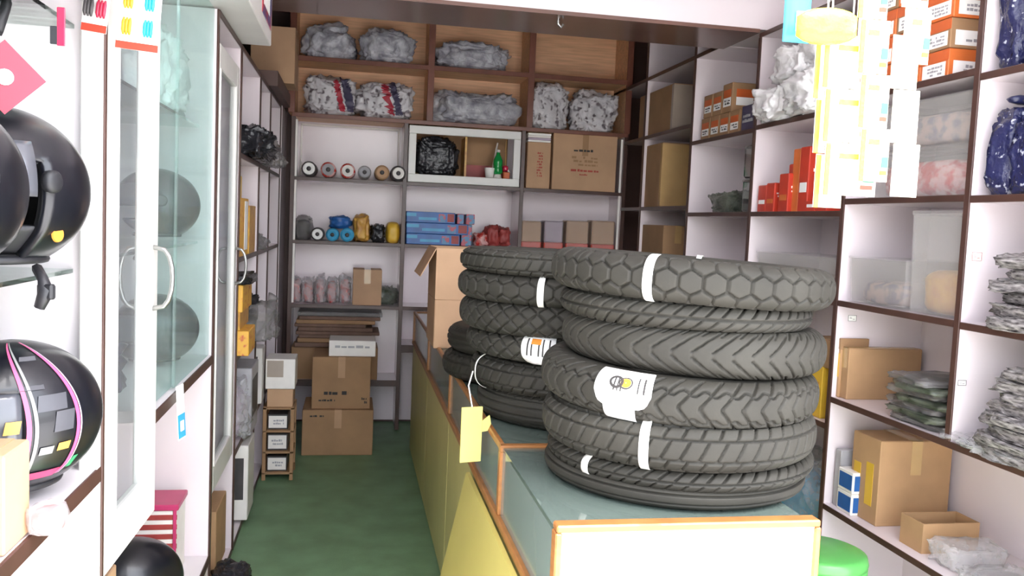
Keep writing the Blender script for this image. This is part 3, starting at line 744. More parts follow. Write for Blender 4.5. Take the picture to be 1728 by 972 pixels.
v, f = lump(.02, .02, .045, 5, 3); mesh_obj('head', v, f, 'ruby', fl, True); MB().tube([(.01, 0, .02), (.025, -.01, .0), (.03, -.015, -.008)], .006, 8).build('tail', 'white_plastic', fl, True)
MB().tube([(0, 0, .04), (-.004, .0, .15), (.0, .0, .24)], .002, 6).build('cord', 'gold', fl)
st_ = tag(MB().tube([(L.x+.2, YB+.1, 1.815), (L.x+.255, YB+.18, 2.07)], .006, 8).build('white_stick', 'white_plastic'), 'thin white stick leaning in the framed niche', 'stick')
# cartons beside the niche
a, b, zt = bx(888, 930, 240)
carton('tall narrow carton with red print beside the framed niche', a+.01, b, YB+.02, YB+.25, 1.752, zt, 'card', prints=[('f', .42, .66, .25, .8, 'ink_red', 9, 4)], ch=.004)
for k in range(4):
    tag(MB().box(a+.012, b-.002+.002*(k % 2), YB+.03, YB+.22, zt+k*.016, zt+.015+k*.016, .003).build('paper_pad', ['paper', 'lilac', 'white_plastic', 'paper'][k]), ['bottom', 'second', 'third', 'top'][k]+' thin paper pad lying on the narrow red printed carton', 'pad', 'paper pads on the narrow carton')
a, b, zt = bx(933, 1042, 224)
carton('big brown carton with red and dark print on the end wall shelf', a+.005, b, YB+.015, YB+.27, 1.752, zt, 'card', tape='y', tm='card_dark',
       prints=[('f', .27, .62, .66, .72, 'ink', 1, 2), ('f', .27, .72, .32, .38, 'ink_red', 1, 8), ('f', .25, .7, .42, .6, 'card_dark', 3, 5), ('f', .42, .55, .26, .3, 'ink_red', 1, 3)], ch=.004)
# blue and red boxes
G = 'long blue boxes in the pile'
for k, (x0, x1, y0, y1) in enumerate([(686, 768, 353, 372), (686, 790, 372, 390), (686, 776, 390, 408)]):
    a, b, _ = bx(x0, x1, (y0+y1)/2); z1 = 1.325+(3-k)*.076
    carton(['top', 'middle', 'bottom'][k]+' long blue printed box in the pile beside the shelf post', a, b, YB+.02+.004*k, YB+.2, z1-.075, z1, 'blue', 'blue_box', group=G,
           labels=[('f', .25, .62, .25, .5, 'cyan'), ('f', .0, .2, .55, .85, 'cyan'), ('f', .66, .8, .1, .85, 'print_mix'), ('f', .84, .98, .15, .9, 'red_dark')])
for k, (x0, x1, r) in enumerate([(770, 784, 2), (785, 802, 2), (778, 798, 1)]):
    a, b, _ = bx(x0, x1, 370)
    carton(['small red and blue box touching the top long blue box', 'small red and blue box at the outer end of the pile', 'tall red and blue box below the two small ones'][k], a+.006, b-.004, YB+.03, YB+.16, 1.325+(.153 if k < 2 else .0), 1.325+(.225 if k < 2 else .15), 'print_mix', 'small_box', group='small boxes by the blue pile')
for k, (x0, x1, yt, sd) in enumerate([(804, 826, 392, 41), (822, 846, 378, 42), (842, 866, 382, 43)]):
    bbag(['low reddish brown plastic packet next to the blue boxes', 'peaked reddish brown plastic packet in the middle of its row', 'reddish brown plastic packet beside the shelf post'][k], x0, x1, yt, 1.325, 'bag_pink' if k == 0 else 'red_dark', sd, 'reddish packets on the middle shelf', .09)
G = 'flat brown packs in clear film'
for k, (x0, x1) in enumerate([(880, 916), (919, 953), (956, 996), (999, 1040)]):
    a, b, zt = bx(x0, x1, 373); c = thing('brown_pack', ['brown film wrapped pack with red base beside the shelf post', 'pale pack with red base between the brown ones', 'brown pack with a shiny film crease and red base', 'brown pack with red base at the corner post'][k], 'pack', ((a+b)/2, YB+.1, 1.325), 0, G)
    hw_ = (b-a)/2-.006; hh = zt-1.325
    MB().box(-hw_, hw_, -.06, .1, .05, hh, .008).build('body', ['card', 'lilac', 'card', 'card'][k], c)
    MB().box(-hw_-.002, hw_+.002, -.063, .102, 0, .05, .006).build('red_base', 'red', c)
    MB().box(-hw_-.004, hw_+.004, -.066, .104, .0, hh+.004, .012).build('film', 'bin_clear', c)
# lower white shelf: packets, carton, dark bag
G = 'clear packets with red contents'
for k, (x0, x1) in enumerate([(490, 508), (509, 530), (531, 549), (550, 570), (571, 594)]):
    bbag(['clear red packet at the end of its row on the lower shelf', 'clear red packet second from the row end', 'clear red packet in the middle of the row', 'clear red packet fourth in the row', 'clear red packet beside the taped carton'][k], x0, x1, 464+3*(k % 2), .89, 'clear_bag', 50+k, G, .07, inner='bag_pink', sq=.5)
a, b, zt = bx(596, 645, 455)
carton('brown carton with tape between red packets and a dark bag', a, b, YB+.03, YB+.24, .89, zt, 'card', tape='y')
bbag('dark green clear bag lying in front of the small carton', 612, 672, 484, .89, 'clear_green', 61, None, .1, inner='bag_black')
# ------------------------------------------------------------------ below the lower white shelf
G = 'flattened cartons in the pile'
FC = []
ORD = ['lowest', 'second', 'third', 'fourth', 'fifth', 'sixth', 'seventh', 'eighth', 'ninth']
carton('plain carton on the low shelf carrying the flattened cartons', -.385, .2, 6.0, 6.28, .37, .594, 'card_dark', tape='y')
x0, x1 = -.37, .26
zz = .595
for k in range(9):
    hh = random.uniform(.022, .034); dx = random.uniform(-.02, .02); wd = random.uniform(.78, 1)
    m_ = ['card_flat', 'card_dark', 'card_flat', 'clear_grey', 'card_flat'][k % 5] if k != 3 else 'card_flat'
    xx1 = x0+(x1-x0)*wd
    FC.append(tag(MB().box(x0+dx+.02, xx1+dx-.02, 5.965+random.uniform(0, .02), 6.28, zz, zz+hh-.001, .004).build('flattened_carton', m_), ORD[k]+' flattened carton from the bottom of the pile under the white shelf', 'carton', G))
    zz += hh
# cartons on the floor
a, b = W(508, 770, Z=0), W(628, 768, Z=0)
zt = W(570, 692, Y=5.40).z
carton('large plain brown carton standing on the floor at the end wall', a.x, b.x, 5.40, 5.80, 0, zt, 'card_dark', prints=[('f', .08, .3, .84, .9, 'ink', 1, 6)], tape='y', tm='card', ch=.004)
a, b = W(526, 650, Y=5.42), W(625, 650, Y=5.42); zt2 = W(575, 603, Y=5.42).z
carton('brown carton with black lettering on top of the large carton', a.x, b.x, 5.43, 5.79, zt, zt2, 'card_dark', prints=[('f', .08, .62, .26, .36, 'ink', 1, 11), ('f', .1, .4, .14, .2, 'ink', 1, 12), ('f', .85, .95, .1, .24, 'ink', 2, 13)], tape='y', tm='card', ch=.004)
a, b = W(555, 588, Y=5.45), W(634, 588, Y=5.45)
carton('flat white box with grey print on the stacked cartons', a.x, b.x, 5.46, 5.7, zt2, zt2+.1, 'white_plastic', 'flat_box', prints=[('f', .1, .9, .5, .75, 'silver', 1, 3)])
# ------------------------------------------------------------------ cartons on the counter
for k, (z0, z1) in enumerate([(.905, 1.135), (1.135, 1.372)]):
    carton(['brown carton on the counter behind the tyres', 'open brown carton stacked on the counter carton'][k], .385, .76, 3.95, 4.33, z0, z1, 'card', flap=-62 if k else False, tape=None if k else 'y', ch=.004)
# ------------------------------------------------------------------ goods on the shelving beside the tyre counter
def ry(px, py): return W(px, py, X=XR+.02)
def rbox(label, xfar, xnear, yt, zb, dep, m='card', xo=.02, **k):
    f_, n_ = W(xfar, yt, X=XR+xo), W(xnear, yt, X=XR+xo)
    return carton(label, XR+xo, XR+xo+dep, n_.y, f_.y, zb, max(n_.z, zb+.03), m, **k)
# bay next to the end wall
rbox('large brown carton with clear tape on the high shelf near the end wall', 1082, 1138, 140, 2.115, .3, 'card_dark', tape='v', tm='tape_grey')
rbox('brown carton with a pale tape seam on the shelf below', 1088, 1119, 240, 1.645, .24, 'card_dark', tape='v')
rbox('small brown carton low in the bay near the end wall', 1084, 1120, 380, 1.25, .2, 'card_dark', tape='y')
carton('dark grey small box behind the carton with the pale tape seam', 2.05, 2.2, 4.76, 4.84, 1.645, 1.85, 'grey_dark', 'small_box', labels=[('f', .2, .8, .3, .7, 'silver')])
# orange labelled cartons, two rows
G = 'small cartons with orange labels'
y0_, y1_ = W(1265, 225, X=XR+.02).y, W(1180, 225, X=XR+.02).y
for r in range(2):
    n = 4 if r == 0 else 3
    for k in range(n):
        ya = 4.66-k*.125-(.02 if r else 0); z0 = 2.01+r*.125
        big = (r == 1 and k == 2)
        carton(('lower' if r == 0 else 'upper')+' row small carton with orange label, '+['nearest the end wall', 'second from the end wall', 'third from the end wall', 'beside the indigo box'][k], XR+.03, XR+.03+(.2 if not big else .24), ya-.118, ya, z0, z0+(.124 if not big else .15), 'card_dark', 'small_carton', group=G,
               labels=[('l', .12, .88, .5, .78, 'orange'), ('l', .12, .88, .2, .5, 'paper'), ('f', .1, .5, .5, .78, 'orange'), ('f', .1, .5, .22, .5, 'paper')], prints=[('l', .2, .8, .25, .45, 'ink', 2, 3+k)])
carton('dark indigo box at the near end of the orange labelled cartons', XR+.01, XR+.2, 3.96, 4.1, 2.01, 2.135, 'indigo_box', 'small_box', prints=[('l', .1, .9, .3, .7, 'silver', 2, 7)])
# glass jars and green bundle
for k, (y, z) in enumerate([(4.02, 1.605), (4.02, 1.775)]):
    j = thing('clear_box', ['clear glass box standing on the shelf under the indigo box', 'clear glass box stacked on the other glass box'][k], 'container', (XR+.11, y, z))
    MB().box(-.08, .08, -.07, .07, 0, .165, .012).build('body', 'jar_glass', j); MB().box(-.082, .082, -.072, .072, .15, .168, .006).build('lid', 'bin_clear', j)
    v, f = lump(.06, .05, .06, 70+k, 3); mesh_obj('contents', v, f, 'silver', j, True)
bag('dark green net bundle beside the clear glass boxes', (XR+.12, 4.38, 1.605), .09, .15, .12, 'clear_green', 71, inner='bag_black')
# white bags pile
G = 'white plastic bags with black print'
for k, (dx, y, z, sx, sy, sz) in enumerate([(.1, 3.72, 2.02, .14, .14, .17), (.1, 3.42, 2.02, .15, .17, .2), (.12, 3.58, 2.17, .15, .15, .18), (.12, 3.36, 2.2, .14, .15, .19)]):
    b = bag(['white plastic bag with black print at the far end of the high shelf pile', 'shiny white plastic bag at the near end of the high shelf pile', 'white plastic bag on top of the far bags of the pile', 'upper white plastic bag near the hanging sachets'][k], (XR+dx-.03, y, z), sx, sy, sz, 'bag_white', 80+k, group=G, knot=(-.12, .08, .03, .05) if k == 0 else None, bands=[(-.45, -.15, 'grey_dark', .45, .62), (.3, .55, 'grey_dark', .3, .45)])
# red packets
G = 'red packets on the shelf'
for k, (xf, xn, yt, xo, m, d) in enumerate([(1280, 1294, 312, .02, 'red', .07), (1294, 1308, 308, .02, 'red', .07), (1308, 1318, 318, .05, 'red_dark', .07), (1316, 1332, 292, .02, 'red', .08), (1332, 1342, 276, .06, 'red', .08), (1340, 1352, 250, .04, 'orange_bright', .07), (1352, 1368, 246, .03, 'red', .09)]):
    rbox(['bright red small packet at the end of the red row', 'bright red small packet second in the red row', 'dark red low packet set back in the red row', 'red packet of middle height in the row', 'red packet standing behind the middle one', 'tall orange packet in the red row', 'tallest red packet next to the brown post'][k], xf, xn, yt, 1.605, d, m, xo, name='red_packet', cat='packet', group=G,
         labels=[('l', .15, .85, .3, .45, 'paper' if k % 2 == 0 else 'orange_bright')], prints=[('f', .15, .85, .5, .7, 'paper', 2, k)], ch=.004)
for k in range(2):
    carton('red packet lying flat in front of the standing red ones' if k else 'red packet lying flat at the foot of the tall orange packet', XR+.02, XR+.09, 3.27+k*.09, 3.35+k*.09, 1.605, 1.65, 'red', 'red_packet', 'packet', labels=[('l', .2, .8, .4, .7, 'paper')], group=G)
# low bays behind the tyres
clear_bin('clear shallow bin behind the honeycomb tyre', XR+.02, XR+.3, 3.16, 3.86, 1.25, 1.42, .5, seed=4)
G = 'yellow boxes behind the tyres'
rbox('yellow box with brown top standing behind the tyre stack', 1346, 1368, 604, .75, .2, 'yellow', name='yellow_box', group=G, lid=(.12, 'card_dark'))
rbox('yellow box beside the brown post behind the tyre stack', 1370, 1390, 606, .75, .2, 'yellow', name='yellow_box', group=G, labels=[('l', .2, .8, .3, .6, 'gold')])
carton('brown carton on top of the yellow boxes', XR+.02, XR+.22, 3.14, 3.34, .965, 1.08, 'card_dark', tape='x')
bag('pale blue plastic sheet bundle on the bottom shelf behind the tyres', (XR+.17, 3.5, .04), .15, .32, .5, 'clear_bag', 77, inner='cyan', sq=.5)
# orange and white boxes high up
G = 'orange and white spare part boxes'
for r in range(4):
    for k in range(3):
        ya = 3.05-k*.155; z0 = 2.045+r*.1
        if r == 3 and k > 1: continue
        carton(['bottom', 'second', 'third', 'top'][r]+' row orange and white box, '+['beside the far divider', 'in the middle', 'beside the near divider'][k], XR+.03, XR+.25, ya-.15, ya, z0, z0+.098, 'orange_bright' if (r+k) % 3 else 'card_dark', 'part_box', group=G,
               labels=[('f', .08, .92, .1, .6, 'paper'), ('l', .1, .9, .1, .58, 'paper'), ('l', .0, 1, .62, .98, 'orange')], prints=[('l', .2, .8, .15, .5, 'silver', 3, r*3+k), ('f', .2, .8, .2, .5, 'silver', 2, r*3+k+20)], rz=random.uniform(-.03, .03))
# clear bins
clear_bin('lower clear bin with pink parts behind the hanging sachets', XR+.03, XR+.28, 2.46, 3.02, 1.652, 1.83, .75, 'bag_pink', seed=5, cat='bin')
clear_bin('upper clear bin with grey parts stacked behind the hanging sachets', XR+.03, XR+.28, 2.46, 3.02, 1.831, 1.99, .7, 'bin_contents', seed=6)
clear_bin('short clear bin with small parts beside the tall grey bin', XR+.02, XR+.31, 2.72, 3.07, 1.252, 1.43, .5, 'bin_contents', seed=7)
tb = clear_bin('tall grey clear bin with dark lettering and yellow parts', XR+.02, XR+.31, 2.44, 2.70, 1.252, 1.605, .45, 'gold', seed=8, marks=(.3, .85, .82, .87, 1))
carton('white flat tray inside the short clear bin', XR+.06, XR+.26, 2.78, 3.0, 1.258, 1.31, 'white_plastic', 'tray', 'tray')
# lower cartons
rbox('brown carton behind the clear wrapped pile', 1418, 1434, 588, .865, .32, 'card_yellow', xo=.03, tape='x')
rbox('small yellow box with brown top beside the brown post', 1406, 1420, 572, .865, .12, 'card_yellow', name='yellow_box', labels=[('l', .05, .95, .35, .75, 'yellow')], lid=(.18, 'card_dark'))
for k in range(7):
    flat_pack(ORD[k]+' clear film pack from the bottom of the flat pile before the carton', (XR+.15+random.uniform(-.02, .02), 2.63+random.uniform(-.03, .03), .865+k*.024), .15, .17-.008*k, .03, ['clear_grey', 'clear_green'][k % 2], 90+k, random.uniform(-.2, .2), 'clear packs in front of the carton', inner='grey_dark')
bag('loose clear film hanging over the shelf edge', (XR+.06, 2.36, .865), .07, .1, .035, 'clear_bag', 99, sub=4, sq=.5)
rbox('tall brown carton with yellow panels on the bottom shelf', 1440, 1488, 745, .43, .30, 'card_yellow', xo=.05, tape='y', labels=[('l', .1, .35, .3, .65, 'yellow'), ('l', .55, .8, .2, .7, 'yellow')])
for k in range(2):
    carton(['small blue and white box on the shelf board beside the brown carton', 'small blue and white box stacked on its twin'][k], XR+.02, XR+.1, 2.94, 3.04, .43+k*.085, .514+k*.085, 'white_plastic', 'small_box',
           labels=[('l', .1, .95, .15, .85, 'blue'), ('f', .1, .9, .15, .85, 'blue')], group='small blue boxes')
carton('grey box behind the small blue boxes', XR+.03, XR+.12, 3.045, 3.085, .43, .66, 'silver', 'small_box')
carton('open brown box with glass parts on the bottom shelf', XR+.05, XR+.27, 2.56, 2.68, .43, .535, 'card_yellow', 'open_box', flap=True)
flat_pack('clear crinkled film pack in front of the open brown box', (XR+.15, 2.46, .43), .11, .075, .08, 'clear_bag', 101)
flat_pack('flat clear film pack with metal parts at the shelf front', (XR+.13, 2.25, .43), .12, .12, .05, 'clear_bag', 102, inner='silver')
# dark blue wrapped packs standing upright
def blue_pack(label, y, z, h, r, seed, tilt):
    c = thing('wrapped_jacket', label, 'pack', (XR+.11, y, z), 0, 'dark blue wrapped packs'); rnd = random.Random(seed)
    v, f = lump(.1, r, h, seed, 4, .5, .12, .1, 16, .014); o = mesh_obj('film', v, f, 'navy_print', c, True); o.rotation_euler = (tilt, 0, 0)
    v, f = lump(.07, r*.5, .03, seed+1, 2); o2 = mesh_obj('folded_top', [p+Vector((-.02, 0, h*.95)) for p in v], f, 'navy', c, True); o2.rotation_euler = (tilt, 0, 0)
for k in range(4):
    blue_pack(['shiny dark blue pack at the far end of the upper pack row', 'shiny dark blue pack second from the divider in the upper row', 'shiny dark blue pack in the middle of the upper row', 'shiny dark blue pack at the entrance end of the upper row'][k], 2.33-k*.115, 2.025, .36-.02*(k % 2), .058, 110+k, .06*(k % 2))
for k in range(5):
    blue_pack(['speckled dark blue pack leaning at the divider in the lower row', 'speckled dark blue pack second in the lower row', 'speckled dark blue pack in the middle of the lower row', 'speckled dark blue pack fourth in the lower row', 'speckled dark blue pack at the entrance end of the lower row'][k], 2.33-k*.1, 1.648, .29-.015*(k % 2), .052, 120+k, .1 if k == 0 else 0)
# newspaper-like wrapped bundles and wrapped pile
for k in range(6):
    flat_pack(ORD[k]+' film wrapped bundle from the bottom of the pile below the blue packs', (XR+.14+random.uniform(-.02, .02), 2.08+.01*k+random.uniform(-.03, .03), 1.25+k*.036), .16, .24-.022*k, .045, 'bag_wrap', 130+k, random.uniform(-.15, .15), 'film wrapped bundles below the blue packs')
for k in range(8):
    flat_pack(ORD[k]+' film wrapped pack from the bottom of the tall sprawling pile', (XR+.13+random.uniform(-.02, .02), 2.05+random.uniform(-.03, .03), .865+k*.034), .165, .27-.014*k, .045, 'bag_wrap', 140+k, random.uniform(-.15, .15), 'film wrapped packs in the sprawling pile')
bag('loose clear film spilling from the tall wrapped pile', (XR+.02, 2.12, .867), .05, .24, .025, 'clear_bag', 150, sq=.5)
# green stool
gs = thing('green_stool', 'round green plastic stool between the counter and the shelving', 'stool', (1.45, 2.36, 0))
MB().lathe([(.135, .50), (.14, .515), (.135, .535), (.118, .542), (.02, .538)], 32).build('seat', 'green_plastic', gs, True)
MB().lathe([(.125, .47), (.138, .475), (.138, .503), (.125, .505)], 32).build('rim', 'green_plastic', gs, True)
for k in range(4):
    a = math.pi/4+k*math.pi/2
    MB().tube([(.11*math.cos(a), .11*math.sin(a), .49), (.18*math.cos(a), .18*math.sin(a), 0)], [.026, .02], 10).build('leg', 'green_plastic', gs, True)
MB().tube([(.165*math.cos(x), .165*math.sin(x), .16) for x in [2*math.pi*i/32 for i in range(32)]], .008, 8, closed=True).build('ring_stretcher', 'green_plastic', gs, True)
# ------------------------------------------------------------------ goods on the open shelving beyond the glazed doors
def lbox(label, xn, xf, yt, zb, dep, m='card', xo=.02, **k):
    n_, f_ = W(xn, yt, X=XL-xo), W(xf, yt, X=XL-xo)
    return carton(label, XL-xo-dep, XL-xo, n_.y, f_.y, zb, max(n_.z, zb+.03), m, **k)
def lb2(label, y0, y1, zb, zt, dep, m, xo=.02, **k): return carton(label, XL-xo-dep, XL-xo, y0, y1, zb, zt, m, **k)
kw = dict(name='yellow_box', labels=[('r', .2, .8, .3, .7, 'yellow_red'), ('f', .1, .9, .25, .75, 'yellow_red')])
lb2('tall yellow box standing on the shelf beside the glazed door edge', 3.88, 4.2, 1.3, 1.56, .2, 'yellow_red', .0, name='yellow_box', labels=[('r', .55, .9, .1, .95, 'paper')])
lb2('small orange box on top of the tall yellow box', 3.9, 4.1, 1.56, 1.66, .15, 'yellow', .02, name='orange_box')
lb2('gold box behind the tall yellow box', 4.25, 4.5, 1.3, 1.53, .2, 'gold', .0, name='gold_box')
lb2('dark blue box seen through the glazed door', 3.45, 3.7, 1.3, 1.44, .2, 'blue', .1, name='blue_box', labels=[('f', .1, .9, .3, .6, 'cyan')])
G = 'yellow boxes with red pattern'
lb2('yellow patterned box with black rim packs above the clear bag', 3.88, 4.22, 1.06, 1.18, .22, 'yellow_red', -.02, name='yellow_box')
lb2('gold box under the yellow patterned box', 3.88, 4.2, .98, 1.06, .22, 'gold', -.01, name='gold_box')
lb2('upper yellow box with red swirls protruding beside the door', 3.87, 4.12, .87, .98, .24, 'yellow_red', -.05, name='yellow_box')
lb2('yellow box with red swirls behind the door glass', 3.3, 3.55, .87, 1.0, .2, 'yellow_red', .1, name='yellow_box')
flat_pack('black flat pack lying on the yellow patterned box', (XL-.06, 4.05, 1.181), .12, .2, .04, 'bag_black', 160)
bag('black pointed bag behind the yellow patterned box', (XL-.1, 4.4, .87), .12, .13, .26, 'bag_black', 161, inner=None)
bag('clear grey bag hanging out of the shelf beyond the yellow boxes', (XL+.02, 4.42, .872), .1, .16, .19, 'clear_grey', 162, knot=(.05, .05, .15, .06))
bag('dark plastic bag on the high shelf beyond the door', (XL-.04, 4.4, 1.75), .14, .3, .16, 'bag_black', 163, amp=.25)
bag('clear film bag beside the dark bag on the high shelf', (XL-.02, 4.9, 1.75), .12, .2, .09, 'clear_grey', 164)
bag('grey net bag on the shelf beyond the gold box', (XL-.1, 4.9, 1.3), .12, .18, .09, 'clear_grey', 165, inner='bag_black')
bag('pale blue clear bag on the shelf above the silver boxes', (XL-.08, 4.1, .452), .12, .17, .30, 'clear_bag', 166, inner='lilac')
# silver appliance boxes sticking out
SB = thing('silver_box', 'silver grey box with black and white printed end sticking out of the shelf', 'box', (XL-.07, 4.1, .45))
SB.location = (XL-.07, 4.26, .452)
MB().box(-.17, .11, -.14, .14, 0, .32, .004).build('body', 'silver', SB); MB().box(.11, .1115, -.12, .1, .08, .26).build('printed_panel', 'grey_dark', SB)
SC = thing('white_box', 'white box with dark end label sticking out under the silver box', 'box', (XL-.07, 4.26, .042))
MB().box(-.17, .10, -.13, .13, 0, .36, .004).build('body', 'white_plastic', SC); MB().box(-.12, .08, -.1312, -.13, .1, .3).build('printed_panel', 'grey_dark', SC)
# boxes standing on the floor beyond
rk = thing('box_rack', 'dark wooden rack with small white labelled boxes standing on the floor', 'rack', (-.375, 5.0, 0))
for sx in (-.075, .075):
    for sy in (-.1, .1): MB().box(sx-.01, sx+.01, sy-.01, sy+.01, 0, .42, .002).build('upright', 'card_dark', rk)
for z in (.04, .16, .28, .41): MB().box(-.085, .085, -.11, .11, z-.006, z+.006, .002).build('tier', 'card_dark', rk)
for k, z in enumerate((.047, .167, .287)):
    carton(['white labelled box on the bottom tier of the floor rack', 'white labelled box on the middle tier of the floor rack', 'white labelled box on the upper tier of the floor rack'][k], -.435, -.325, 4.915, 5.07, z, z+.085+.01*(k == 1), 'grey_dark', 'small_box', labels=[('f', .05, .95, .1, .9, 'white_plastic')], prints=[('f', .2, .8, .3, .7, 'silver', 2, k)])
carton('white and brown box on top of the floor rack', -.44, -.30, 4.9, 5.1, .417, .52, 'card', 'white_box')
carton('white box with a crumpled face topping the floor rack', -.45, -.29, 4.89, 5.1, .521, .69, 'white_plastic', 'white_box', labels=[('f', .05, .6, .4, .95, 'tape_grey')])
carton('tall white box with a dark label beside the floor rack', -.545, -.462, 4.82, 4.97, .452, .76, 'white_plastic', 'white_box', labels=[('f', .1, .7, .6, .85, 'grey_dark')])
carton('brown carton on top of the shelving in the dark corner', -.63, -.37, 5.45, 5.75, 2.285, 2.62, 'card', tape='x', tm='card_dark')
# floor bits by the plinth
bag('black bag lying on the floor at the foot of the glazed door', (XL+.06, 3.3, 0), .075, .15, .15, 'bag_black', 170, amp=.1)
carton('brown paper wrapped carton on the floor board below the glazed door', XL-.2, XL-.02, 3.5, 3.78, .03, .3, 'card_yellow', tape='y')
# ------------------------------------------------------------------ helmets
def helmet(label, loc, rz, full=True, shell='black_gloss', s=1.0, stripes=False, strap_=True, tilt=0, name='motorcycle_helmet', chrome=False):
    c = thing(name, label, 'helmet', loc, rz)
    A_, B_, C_ = .125*s, .158*s, .135*s; zc = .125*s
    nu, nv = 56, 36
    def pt(az, el, k=1.0):
        n = Vector((math.cos(el)*math.sin(az), -math.cos(el)*math.cos(az), math.sin(el)))   # az 0 = front (-y)
        p = Vector((n.x*A_, n.y*B_, n.z*C_))
        if n.y < 0 and el < .1 and full: p.y *= 1+.14*max(0, -n.y)*min(1, (.1-el)/.6)       # chin bar bulges
        if el < -.55: p.x *= 1-.12*min(1, (-.55-el)/.4)
        return p*k+Vector((0, 0, zc))
    e0 = math.radians(-58); els = [e0+(math.pi/2-e0)*j/nv for j in range(nv+1)]; azs = [2*math.pi*i/nu-math.pi for i in range(nu)]
    def port(az, el):
        if full: return abs(az) < math.radians(72) and math.radians(-16) < el < math.radians(27)
        return abs(az) < math.radians(74) and el < math.radians(26)-.1*abs(az)
    def patch(k, test):
        v = []; f = []; idx = {}
        def g(i, j):
            i %= nu
            if (i, j) not in idx: idx[i, j] = len(v); v.append(pt(azs[i], els[j], k))
            return idx[i, j]
        for j in range(nv):
            for i in range(nu):
                if test(azs[i]+math.pi/nu, (els[j]+els[j+1])/2):
                    q = [g(i, j), g(i+1, j), g(i+1, j+1), g(i, j+1)]
                    if j == nv-1: q = q[:3]
                    f.append(tuple(q))
        return v, f
    def solid(nm, k, test, m, th):
        v, f = patch(k, test); o = mesh_obj(nm, v, f, m, c, True)
        md = o.modifiers.new('thickness', 'SOLIDIFY'); md.thickness = th; md.offset = -1
        return o
    solid('shell', 1, lambda a, e: not port(a, e), shell, .014*s)
    solid('liner', .9, lambda a, e: not port(a, e) or e < -.5, 'black_matte', .006*s)
    if full: solid('visor', .985, lambda a, e: port(a, e), 'visor', .003*s)
    else:
        solid('visor', 1.03, lambda a, e: abs(a) < math.radians(70) and math.radians(-5) < e < math.radians(32), 'visor', .003*s)
        for sg in (-1, 1):
            p = pt(sg*math.radians(80), .1, 1.02); MB().lathe([(.018, -.006), (.018, .006), (.012, .01)], 14, M4=Matrix.Translation(p) @ Matrix.Rotation(sg*math.pi/2, 4, 'Y')).build('visor_pivot', 'black_matte', c, True)
    r = e0; ring = [pt(2*math.pi*i/40, e0, 1.0) for i in range(40)]
    MB().tube(ring, .007*s, 8, closed=True).build('edge_trim', 'black_matte', c, True)
    if strap_:
        for sg in (-1,): MB().tube([(sg*A_*.55, -.02, .02), (sg*A_*.6, -.03, -.035), (sg*A_*.45, -.05, -.075)], [.009, .009, .012], 6).build('chin_strap', 'black_matte', c, True)
    if stripes:
        for a0, a1, m in [(1.02, 1.07, 'pink'), (1.10, 1.14, 'grey_strap'), (1.58, 1.63, 'pink'), (1.64, 1.66, 'lilac')]:
            for sg in (1, -1):
                v, f = [], []
                n = 30
                for k2 in range(n+1):
                    e_ = math.radians(-40)+math.radians(118)*k2/n
                    for aa in (a0, a1):
                        v.append(pt(sg*(aa+.25*math.cos(e_*1.3)), e_, 1.012))
                f = [(2*q, 2*q+1, 2*q+3, 2*q+2) if sg > 0 else (2*q+1, 2*q, 2*q+2, 2*q+3) for q in range(n)]
                mesh_obj('stripe', v, f, m, c, True)
        for (aa, ab, ea, eb, m) in [(1.38, 1.72, .22, .42, 'helmet_grey'), (1.55, 1.78, -.05, .2, 'helmet_grey'), (1.2, 1.5, .5, 1.0, 'helmet_grey'), (1.32, 1.72, -.72, -.58, 'magenta'), (1.4, 1.55, -.32, -.22, 'grey_strap'), (1.6, 1.75, -.3, -.2, 'gold'), (1.86, 1.94, -.62, -.45, 'leaf_green'), (1.05, 1.2, .0, .15, 'gold')]:
            for sg in (1, -1):
                v = []; n = 6
                for k2 in range(n+1):
                    for e_ in (ea, eb): v.append(pt(sg*(aa+(ab-aa)*k2/n+.15*(e_-ea)), e_, 1.014))
                f = [(2*q, 2*q+2, 2*q+3, 2*q+1) if sg > 0 else (2*q+1, 2*q+3, 2*q+2, 2*q) for q in range(n)]
                mesh_obj('graphic', v, f, m, c, True)
        for aa in (-.2, .2): p = pt(aa, math.radians(-38), 1.02); MB().box(p.x-.012, p.x+.012, p.y-.006, p.y+.006, p.z-.006, p.z+.006, .003).build('vent', 'grey_dark', c)
    if chrome:
        p = pt(1.62, -.55, 1.0); MB().lathe([(.013, 0), (.012, .003)], 16, M4=Matrix.Translation(p) @ Matrix.Rotation(math.pi/2, 4, 'Y')).build('round_sticker', 'ink_orange', c)
    c.rotation_euler = (tilt, 0, rz)
    return c
def hel_at(label, px, py, Y, zb, rz, **k):
    p = W(px, py, Y=Y); return helmet(label, (p.x, p.y, zb), rz, **k)
h1_ = hel_at('black open face helmet with a round sticker on the glass shelf', -4, 340, 1.55, 1.395, math.radians(-22), full=False, chrome=True, s=1.0)
hel_at('black helmet at the entrance end of the glass shelf', -150, 345, 1.26, 1.39, math.radians(-15), full=False, s=1.0)
hel_at('black full face helmet with pink stripes on the cabinet sill', 16, 690, 1.60, 1.002, math.radians(-38), stripes=True, s=1.0)
hel_at('black helmet on the top glass shelf seen from below', 70, 10, 1.58, 1.856, math.radians(-50), full=False, s=.95)
helmet('black helmet behind the sliding glass at sill level', (-.62, 2.95, 1.0), math.radians(-70), full=True, s=.85)
helmet('black helmet behind the sliding glass on the glass shelf', (-.62, 2.95, 1.405), math.radians(-60), full=False, s=.85)
helmet('black helmet in the open recess under the sill', (-.62, 2.62, .265), math.radians(-60), full=True)
bag('white plastic bag on the top glass shelf behind the sliding glass', (-.63, 2.85, 1.792), .1, .16, .26, 'bag_white', 181)
bpy.context.view_layer.update(); inv_ = h1_.matrix_world.inverted()
